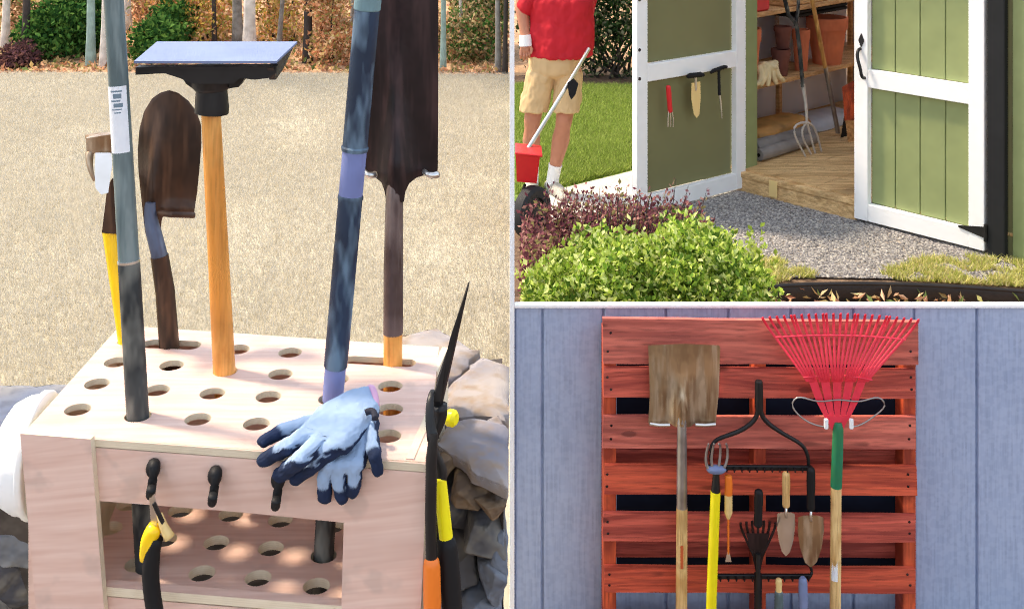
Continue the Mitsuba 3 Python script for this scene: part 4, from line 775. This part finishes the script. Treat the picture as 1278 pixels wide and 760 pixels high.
def door(name, label, o, e, n, w, boards, m_p):
    """o hinge-side bottom corner (z 0), e along the door, n out of its face."""
    k = key_for('door', shd); labels[k] = {'label': label}; sw_ = .098; Z0, Z1 = .035, 1.93; th = .05
    def b(a0, a1, z0, z1, d0, d1, nm, m_, bev=.003): return part(nm, obox(o + e * a0 + n * d0 + A(0, 0, z0), e * (a1 - a0), n * (d1 - d0), A(0, 0, z1 - z0), bev), m_, k)
    b(0, sw_, Z0, Z1, 0, th, 'stile', 'white_paint'); b(w - sw_, w, Z0, Z1, 0, th, 'stile', 'white_paint')
    for z0, z1 in ((Z0, Z0 + .11), (.90, 1.015), (Z1 - .11, Z1)): b(sw_ + .001, w - sw_ - .001, z0, z1, .0, th - .002, 'rail', 'white_paint')
    for z0, z1 in ((Z0 + .111, .899), (1.016, Z1 - .111)):
        x = np.linspace(sw_ + .001, w - sw_ - .001, boards + 1)
        for x0, x1 in zip(x[:-1], x[1:]): b(x0 + .0025, x1 - .0025, z0, z1, -.010, .002, 'panel_board', m_p, .004)
        b(sw_, w - sw_, z0, z1, -.014, -.0105, 'panel_back', m_p, .001)
    return k, lambda a, z, d=.05: o + e * a + n * d + A(0, 0, z)
dR, at = door('shed_door', 'closed right shed door, white frame with light green boards', S(SW, -.012, 0), -sf, -sd, .873, 4, 'green_panel')
part('latch', hull([at(.873 - .055 + dx, 1.20 + dz, d) for dx, dz in [(-.02, 0), (0, .045), (.02, 0), (0, -.045)] for d in (.05, .058)]), 'black_metal', dR)
part('handle', tube(curve([at(.825, 1.145, .052), at(.825, 1.13, .085), at(.815, 1.08, .10), at(.800, 1.02, .095), at(.795, .975, .085), at(.795, .96, .052)], 18), .0105, 10), 'black_metal', dR, smooth=True)
part('hinge', [hull([at(a_, z_, d) for a_, z_ in [(-.01, .115), (-.01, .185), (.04, .175), (.16, .155), (.16, .145), (.04, .125)] for d in (.05, .056)]), tube([at(-.012, .10, .056), at(-.012, .20, .056)], .011, 10)], 'black_metal', dR)
part('hinge', hull([at(a_, z_ + 1.6, d) for a_, z_ in [(-.01, .115), (-.01, .185), (.04, .175), (.16, .155), (.16, .145), (.04, .125)] for d in (.05, .056)]), 'black_metal', dR)
WL = 1.06; bb = (-.161 + math.sqrt(.0259 + 4 * 1.0108 * (WL * WL - .599))) / 2.0216; aa = .774 + .104 * bb
e = unit(A(-aa, -bb, 0)); nL = A(-e[1], e[0], 0)
if nL[0] < 0: nL = -nL
dL, at = door('shed_door', 'open left shed door, white frame with dark olive panels and hung hand tools', HL - nL * .05, e, nL, WL, 1, 'olive_panel')
for z in (.93, 1.12, 1.45): part('bolt', lathe([(0, 0), (.012, 0), (.010, .005), (0, .007)], at(WL - .022, z, .05), nL, 12), 'dark_steel', dL)
# hand tools hung on the open door's rail
def DLp(u, v, d=.075):
    n, c = nL, (HL - nL * .05 + nL * d) @ nL; kx = (u - CU) / F; return P(u, v, c / (kx * n[0] + n[1]))
k = thing('hand_fork', 'red handled hand fork hanging on the open left shed door', 'hand fork')
part('handle', grip(DLp(834, 106), DLp(836.5, 140), .017), 'red_plastic', k, smooth=50)
for d in (-3.2, 0, 3.2): part('tine', tube([DLp(836.5 + d * .6, 138), DLp(837 + d, 147), DLp(837 + d, 158)], .0042, 6), 'bright_steel', k, smooth=True)
k = thing('door_trowel', 'bright trowel with black top handle hanging on the open left shed door', 'trowel')
part('handle', tube([DLp(858, 95, .10), DLp(861, 94, .10), DLp(874, 92.5, .10), DLp(878, 93, .10)], [.012, .018, .018, .012], 12), 'black_rubber', k, smooth=50)
part('neck', rod(DLp(868, 95, .095), DLp(868.5, 112, .085), .010, .007), 'bright_steel', k, smooth=50)
part('blade', hull([DLp(u, v, d) for u, v in [(863, 103), (874, 101), (874.5, 120), (873, 142), (869.5, 147), (866, 142), (862.5, 122)] for d in (.078, .082)]), 'cream_plastic', k)
k = thing('hand_weeder', 'black T handled hand weeder hanging on the open left shed door', 'weeder')
part('handle', tube([DLp(887, 90, .09), DLp(890, 88, .09), DLp(904, 83, .09), DLp(907, 83, .09)], [.010, .014, .014, .010], 12), 'black_rubber', k, smooth=50)
part('shaft', tube([DLp(897, 87, .09), DLp(898, 118, .085)], .0105, 10), 'black_rubber', k, smooth=50)
part('blade', tube([DLp(898, 116, .085), DLp(900, 132, .08), DLp(901, 147, .08)], [.008, .006, .003], 8), 'bright_steel', k, smooth=50)

# shelves and what stands on them
ls = thing('shelving', 'wooden wall shelves inside the shed holding clay pots', 'shelf')
SE = -.14                                                              # the shelves' front edge
z1 = float(np.mean([SP(u, v, s=SE)[2] for u, v in [(946, 106), (1000, 94), (1060, 79)]])); z2 = float(np.mean([SP(u, v, s=SE)[2] for u, v in [(946, 20), (975, 12), (1040, -2)]]))
for z in (z1, z2):
    for s0, s1 in ((SE - .60, SE - .325), (SE - .32, SE)): part('shelf_board', sbox(s0, s1, .16, 2.5, z - .028, z + (.006 if s1 == SE else .004), .003), 'shelf_wood', ls)
for t in (.2, 1.3, 2.4): part('shelf_post', sbox(SE - .5, SE - .46, t, t + .04, FZ, z2 - .03, .003), 'shelf_wood', ls)
def pot(u0, u1, vt, vb, label, m_='terracotta', z=None, off=.06, group=None):
    """A clay pot by its outline in the picture, on the lower shelf."""
    k = thing('clay_pot', label, 'flower pot', group); c0 = SP((u0 + u1) / 2, vb, s=SE - off); z = z1 + .007 if z is None else z; c0[2] = z
    r = (u1 - u0) * c0[1] / F / 2; h = max(.05, SP((u0 + u1) / 2, vt, s=SE - off - r * .3)[2] - z); c0 = c0 - sf * r * .55
    part('bowl', lathe([(0, .0), (r * .68, .0), (r * .92, h * .76), (r * .86, h * .76), (r * .62, .012), (0, .012)], c0, sides=32), m_, k, smooth=40)
    part('rim', lathe([(r * .90, h * .76), (r * 1.0, h * .76), (r * 1.02, h), (r * .92, h), (r * .86, h * .76)], c0, sides=32), m_, k, smooth=40); return k
pot(1019, 1070, 20, 82, 'largest clay pot, at the right on the lower shed shelf', off=.03)
pot(922, 958, 34, 100, 'clay pot at the left end of the lower shed shelf', off=.04)
pot(994, 1016, 36, 88, 'tall slim clay pot behind the garden fork', off=.06)
pot(968, 992, 60, 96, 'dark clay pot, lower of the two stacked in the middle', 'dark_terracotta', off=.05)
k = pot(971, 993, 32, 58, 'dark clay pot, upper of the two stacked in the middle', 'dark_terracotta', z=z1 + .007 + .20, off=.07)
k = thing('seed_tray', 'stack of black trays behind the largest clay pot', 'tray')
for j in range(3): part('tray', obox(S(SE - .5, 1.0, z1 + .42 + .03 * j) , sf * .40, sd * .75, A(0, 0, .026), .006), 'black_rubber', k)
part('support', obox(S(SE - .5, 1.30, z1 + .008), sf * .2, sd * .4, A(0, 0, .41), .006), 'shed_inside', k)
one('storage_box', 'red box standing on the upper shed shelf', 'box', obox(S(SE - .26, .18, z2 + .008), sf * .24, sd * .35, A(0, 0, .20), .012), 'red_plastic')
one('storage_box', 'pale wooden box on the upper shed shelf, right of the red one', 'box', obox(S(SE - .26, .75, z2 + .008), sf * .24, sd * .6, A(0, 0, .16), .008), 'shelf_wood')
gl = thing('garden_gloves', 'pale cream garden gloves hanging over the edge of the lower shelf', 'gloves')
for j, (u, v, du, dv) in enumerate([(955, 92, -6, 14), (959, 93, -1, 14), (965, 92, 4, 12), (970, 91, 8, 9), (950, 96, -6, 9)]):
    a = SP(u - 3, v - 14, s=SE - .03); b = SP(u, v, s=SE + .015); c_ = SP(u + du, v + dv, s=SE + .03); part('finger', tube(curve([a, b, c_], 8), np.linspace(.028, .016, 8), 10), 'glove_tan', gl, smooth=True)
part('palm', blob(SP(957, 84, s=SE - .05), [.08, .07, .05], 3, 2, .3), 'glove_tan', gl, smooth=True)
# sacks under the shelves, tools leaning in the opening
def sack(name, label, u, v, s, L, hgt, dep, m_, seed):
    c0 = SP(u, v, s=s); b = blob([0, 0, 0], [1, 1, 1], seed, 3, .22, .62); X = b.vertices
    b.vertices = c0 + X[:, :1] * sd * L + X[:, 1:2] * sf * dep + X[:, 2:] * A(0, 0, hgt); m = jitter(b, .018, 7, seed); m.vertices[:, 2] = np.maximum(m.vertices[:, 2], FZ + .003); return one(name, label, 'sack', m, m_, smooth=True)
sack('soil_sack', 'grey sack lying on the shed floor under the tan sack', 972, 189, -.22, .34, .075, .15, 'bag_grey', 71)
sack('soil_sack', 'tan sack lying on top of the grey sack under the shelf', 968, 159, -.28, .36, .075, .15, 'bag_tan', 72)
sack('soil_sack', 'white sack lying behind the prongs of the garden fork', 1026, 152, -.40, .42, .085, .17, 'bag_white', 73)
sack('soil_sack', 'dark grey sack on the floor behind the garden fork', 1030, 172, -.40, .45, .085, .17, 'bag_grey', 74)
for nm_, lb_, u, v, r0, seed in (('fabric_roll', 'grey fabric roll lying lowest on the shed floor at the left', 950, 196, .062, 75), ('fabric_roll', 'second grey fabric roll lying on the floor, nearer the fork', 957, 203, .045, 76)):
    c0 = SP(u, v, s=-.14 if seed == 75 else -.05); c0[2] = FZ + r0 + .003
    kk = thing(nm_, lb_, 'roll'); ax0, ax1 = c0 - sd * .10, c0 + sd * .62
    part('wrap', jitter(tube([ax0, ax0 + (ax1 - ax0) * .01, ax0 + (ax1 - ax0) * .3, ax0 + (ax1 - ax0) * .6, ax1], [r0 * .9, r0, r0 * 1.02, r0 * .97, r0], 20), .004, 9, seed), 'bag_grey', kk, smooth=50)
    part('core', rod(ax0 - sd * .004, ax0 + sd * .02, r0 * .3), 'black_rubber', kk, smooth=50)
k = thing('garden_fork', 'garden fork with dark handle leaning upside up in the shed doorway', 'fork')
s_ = .10; f0 = lambda u, v: SP(u, v, s=s_)
part('handle', tube([f0(975, -20), f0(984, 18), f0(994, 30), f0(998, 60), f0(1002, 108)], [.016, .015, .015, .0155, .014], 10), 'dark_grip', k, smooth=50)
part('handle', tube([f0(997, -20), f0(996, 12), f0(993, 32)], .0125, 10), 'dark_grip', k, smooth=50)
part('socket', tube([f0(1002, 104), f0(1006, 130), f0(1007, 152)], [.016, .012, .010], 10), 'pale_steel', k, smooth=50)
for j, (ua, ub) in enumerate([(991, 1008), (1001, 1015), (1010, 1022), (1018, 1031)]):
    part('tine', tube(curve([f0(1007, 152), f0(ua, 163), f0((ua + ub) / 2 - 1, 182), f0(ub, 203)], 12), np.linspace(.0095, .006, 12), 7), 'pale_steel', k, smooth=True)
k = thing('broom', 'broom with pale wooden handle and grey lower shaft leaning in the shed doorway', 'broom'); s_ = -.02
part('handle', rod(f0(1008, -30), f0(1030, 84), .0165, .0165, 12), 'wood_handle', k, smooth=50); part('shaft', rod(f0(1030, 83), f0(1046, 165), .0175, .0185, 12), 'old_steel', k, smooth=50)
part('bristle_head', hull([f0(u, v) + sd * d for u, v in [(1040, 150), (1052, 128), (1058, 196), (1046, 200)] for d in (-.02, .05)]), 'black_rubber', k)
k = thing('orange_spade', 'orange and pale wooden board standing behind the edge of the right shed door', 'board'); s_ = .10
part('board', hull([f0(u, v) + sd * d for u, v in [(1051, 108), (1068, 98), (1072, 150), (1054, 150)] for d in (.0, .03)]), 'orange_wood', k); part('post', hull([f0(u, v) + sd * d for u, v in [(1055, 150), (1072, 150), (1072, 212), (1059, 208)] for d in (.0, .03)]), 'shelf_wood', k)

# ------------------------------------------------------------------ the person and the spreader
def flesh(chains, step=.012, it=10, extra=()):
    M = m3.Manifold; body = None
    for ch in chains:
        for (p0, r0), (p1, r1) in zip(ch[:-1], ch[1:]):
            h_ = M.batch_hull([M.sphere(1, 20).scale(list(np.broadcast_to(r0, 3))).translate(list(p0)), M.sphere(1, 20).scale(list(np.broadcast_to(r1, 3))).translate(list(p1))]); body = h_ if body is None else body + h_
    for e_ in extra: body = body + e_
    m = body.refine_to_length(step).to_mesh(); tm = trimesh.Trimesh(m.vert_properties[:, :3], m.tri_verts); trimesh.smoothing.filter_taubin(tm, iterations=it); return tm
YP = 8.5
def folds(amp, sc, seed, *a):
    m = flesh(*a); v = m.vertices; m.vertices = v + m.vertex_normals * ((np.abs(meshkit.fbm(v * A(1.5, 1.5, .7) * sc, 3, seed) - .5) * 4 - .4) * amp)[:, None]; return m
Q = lambda u, v, dy=0.0: P(u, v, YP + dy)
pe = 'person'; used.add(pe); labels[pe] = {'label': 'person in red shirt, khaki shorts and white socks pushing a spreader', 'category': 'person'}
hipL, hipR = Q(711, 88), Q(676, 88)
kneeL, kneeR = Q(704, 150, -.06), Q(664, 150, -.02); ankL, ankR = Q(690, 222, -.02), Q(664, 226, .04)
cx_ = Q(700, 0)[0]; shl, shr = A(cx_ + .19, YP + .02, 1.44), A(cx_ - .20, YP, 1.44)
chains = [[(A(cx_ - .01, YP, .98), (.15, .11, .10)), (A(cx_, YP, 1.2), (.15, .11, .10)), (A(cx_, YP, 1.40), (.17, .10, .07)), (A(cx_, YP, 1.50), (.06, .06, .05)), (A(cx_, YP - .015, 1.60), (.055, .06, .05))],
          [(shl, .055), (shr, .055)],
          [(hipL, .085), (kneeL, .058), (kneeL + (ankL - kneeL) * .12, .053), (kneeL + (ankL - kneeL) * .34 + A(.004, .02, 0), .063), (kneeL + (ankL - kneeL) * .7, .044), (ankL, .037)], [(hipR, .085), (kneeR, .058), (kneeR + (ankR - kneeR) * .12, .053), (kneeR + (ankR - kneeR) * .34 + A(-.004, .02, 0), .063), (kneeR + (ankR - kneeR) * .7, .044), (ankR, .037)],
          [(shr, .055), (Q(652, -4, .02), .044), (Q(651, 10, .0), .046), (Q(656, 46, -.05), .032)],
          [(shl, .055), (A(cx_ + .17, YP + .17, 1.18), .044), (A(cx_ + .06, YP + .19, 1.06), .034), (A(cx_ - .02, YP + .19, 1.05), .03)],
          [(A(cx_, YP - .02, 1.68), (.074, .092, .10)), (A(cx_, YP - .035, 1.63), (.055, .07, .06))],
          [(A(cx_, YP - .115, 1.675), .012), (A(cx_, YP - .13, 1.652), .016)], [(A(cx_ - .078, YP - .01, 1.68), (.012, .02, .03)), (A(cx_ - .074, YP - .01, 1.66), (.01, .015, .02))], [(A(cx_ + .078, YP - .01, 1.68), (.012, .02, .03)), (A(cx_ + .074, YP - .01, 1.66), (.01, .015, .02))]]
hb = Q(655.5, 52, -.055)                                                 # the hanging right hand: palm, four curled fingers, thumb
chains += [[(Q(656, 46, -.05), .030), (hb + A(.0, 0, -.03), (.036, .020, .03)), (hb + A(0, -.005, -.055), (.038, .018, .02))]]
for j, dx in enumerate((-.030, -.010, .010, .028)):
    o_ = hb + A(dx, -.005, -.06); ln = (.030, .036, .034, .026)[j]; chains += [[(o_, .0105), (o_ + A(0, -.008, -ln), .0098), (o_ + A(0, .014, -ln * 1.75), .0090)]]
chains += [[(hb + A(.030, -.01, -.02), .012), (hb + A(.046, -.03, -.045), .0105), (hb + A(.040, -.04, -.07), .009)]]
put(pe, flesh(chains, .012), 'skin', True)
part('shirt', folds(.016, 7.5, 4, [[(A(cx_ - .0, YP, .985), (.232, .160, .03)), (A(cx_ + .01, YP, 1.15), (.228, .155, .06)), (A(cx_ + .005, YP, 1.36), (.235, .14, .08)), (A(cx_, YP, 1.47), (.12, .09, .04))],
                     [(shl, .078), (A(cx_ + .18, YP + .10, 1.33), .07)], [(shr, .078), (A(cx_ - .245, YP, 1.33), .072)]], .012, 6), 'red_shirt', pe, smooth=True)
part('shorts', folds(.016, 8.5, 5, [[(A(Q(692, 0)[0], YP, 1.0), (.185, .135, .05)), (A(Q(692, 0)[0], YP, .88), (.19, .14, .07))], [(hipL + A(-.01, 0, -.03), (.105, .12, .08)), (kneeL + A(.012, .0, .075), (.098, .105, .012))], [(hipR + A(-.005, 0, -.03), (.11, .12, .08)), (kneeR + A(.006, 0, .075), (.100, .105, .012))]], .014), 'khaki', pe, smooth=True)
part('belt', lathe([(.0, -.014), (.168, -.014), (.170, 0), (.168, .014), (0, .014)], A(0, 0, 0), sides=40).apply_transform(np.diag([1, .74, 1, 1])).apply_translation(A(Q(692, 0)[0], YP, 1.0)), 'khaki', pe, smooth=40)
for nm, an, kn in (('sock', ankL, kneeL), ('sock', ankR, kneeR)): part(nm, tube([an + A(0, .01, -.10), an, an + (kn - an) * .18, an + (kn - an) * .24], [.046, .044, .046, .050], 16), 'sock', pe, smooth=50)
for an, dx in ((ankL, .05), (ankR, -.02)):
    b0 = A(an[0], an[1], .05); part('shoe', flesh([[(b0 + A(-dx * .3, .07, -.005), (.045, .05, .045)), (b0 + A(dx * .5, -.06, .005), (.048, .05, .045)), (b0 + A(dx * 1.5, -.17, -.015), (.046, .055, .032))]], .012), 'shoe', pe, smooth=True)
part('wristband', tube([Q(655.5, 43, -.048), Q(656.2, 57, -.056)], [.042, .045], 16), 'sock', pe, smooth=50)
part('hair', blob(A(cx_, YP + .005, 1.715), [.086, .102, .085], 9, 3, .12), 'hair', pe, smooth=True)
for sx in (-1, 1): part('eye', blob(A(cx_ + sx * .03, YP - .105, 1.69), [.010, .006, .007], 1, 2, 0), 'eye_dark', pe, smooth=True)
part('mouth', blob(A(cx_, YP - .105, 1.615), [.022, .008, .005], 1, 2, 0), 'terracotta', pe, smooth=True)

sr = thing('spreader', 'red hopper spreader on a black wheel with long steel push handle', 'spreader')
YS = 7.55
hop = [P(643.5, 190, YS), P(674, 194, YS), P(670, 231, YS), P(645, 229, YS)]; hd = A(0, .20, 0)
hq = hull([p + A(0, d, 0) for p, q_ in zip(hop, (0, 0, 1, 1)) for d in ((0, .22) if not q_ else (.05, .17))]); part('hopper', hq, 'red_plastic', sr)
part('rim', obox(P(642.8, 192.5, YS - .012), P(677, 196, YS - .012) - P(642.8, 192.5, YS - .012), [0, .245, 0], [0, 0, .014], .004), 'red_plastic', sr)
wc = P(664, 264, YS + .05); ax_ = unit(A(.78, -.62, 0)); wr_ = .165
part('tyre', lathe([(wr_ * .58, -.035), (wr_ * .86, -.045), (wr_ * .98, -.03), (wr_, 0), (wr_ * .98, .03), (wr_ * .86, .045), (wr_ * .58, .035), (wr_ * .55, 0)], wc, ax_, 36), 'tyre', sr, smooth=40)
part('rim_disc', lathe([(0, -.02), (wr_ * .58, -.02), (wr_ * .58, .02), (.04, .028), (0, .03)], wc, ax_, 28), 'black_metal', sr, smooth=40)
part('frame', tube(curve([P(655, 230, YS + .1), P(652, 250, YS + .16), wc], 8), .010, 8), 'black_metal', sr, smooth=True)
part('push_handle', tube([P(654, 193, YS + .12), P(692, 132, 7.95), P(727, 74, 8.28), P(735, 60, 8.33)], .0135, 12), 'bright_steel', sr, smooth=50)
part('lever', hull([P(u, v, 8.05 + d) for u, v in [(708, 103), (716, 97), (722, 104), (718, 118), (713, 124), (710, 118)] for d in (0, .03)]), 'black_rubber', sr)
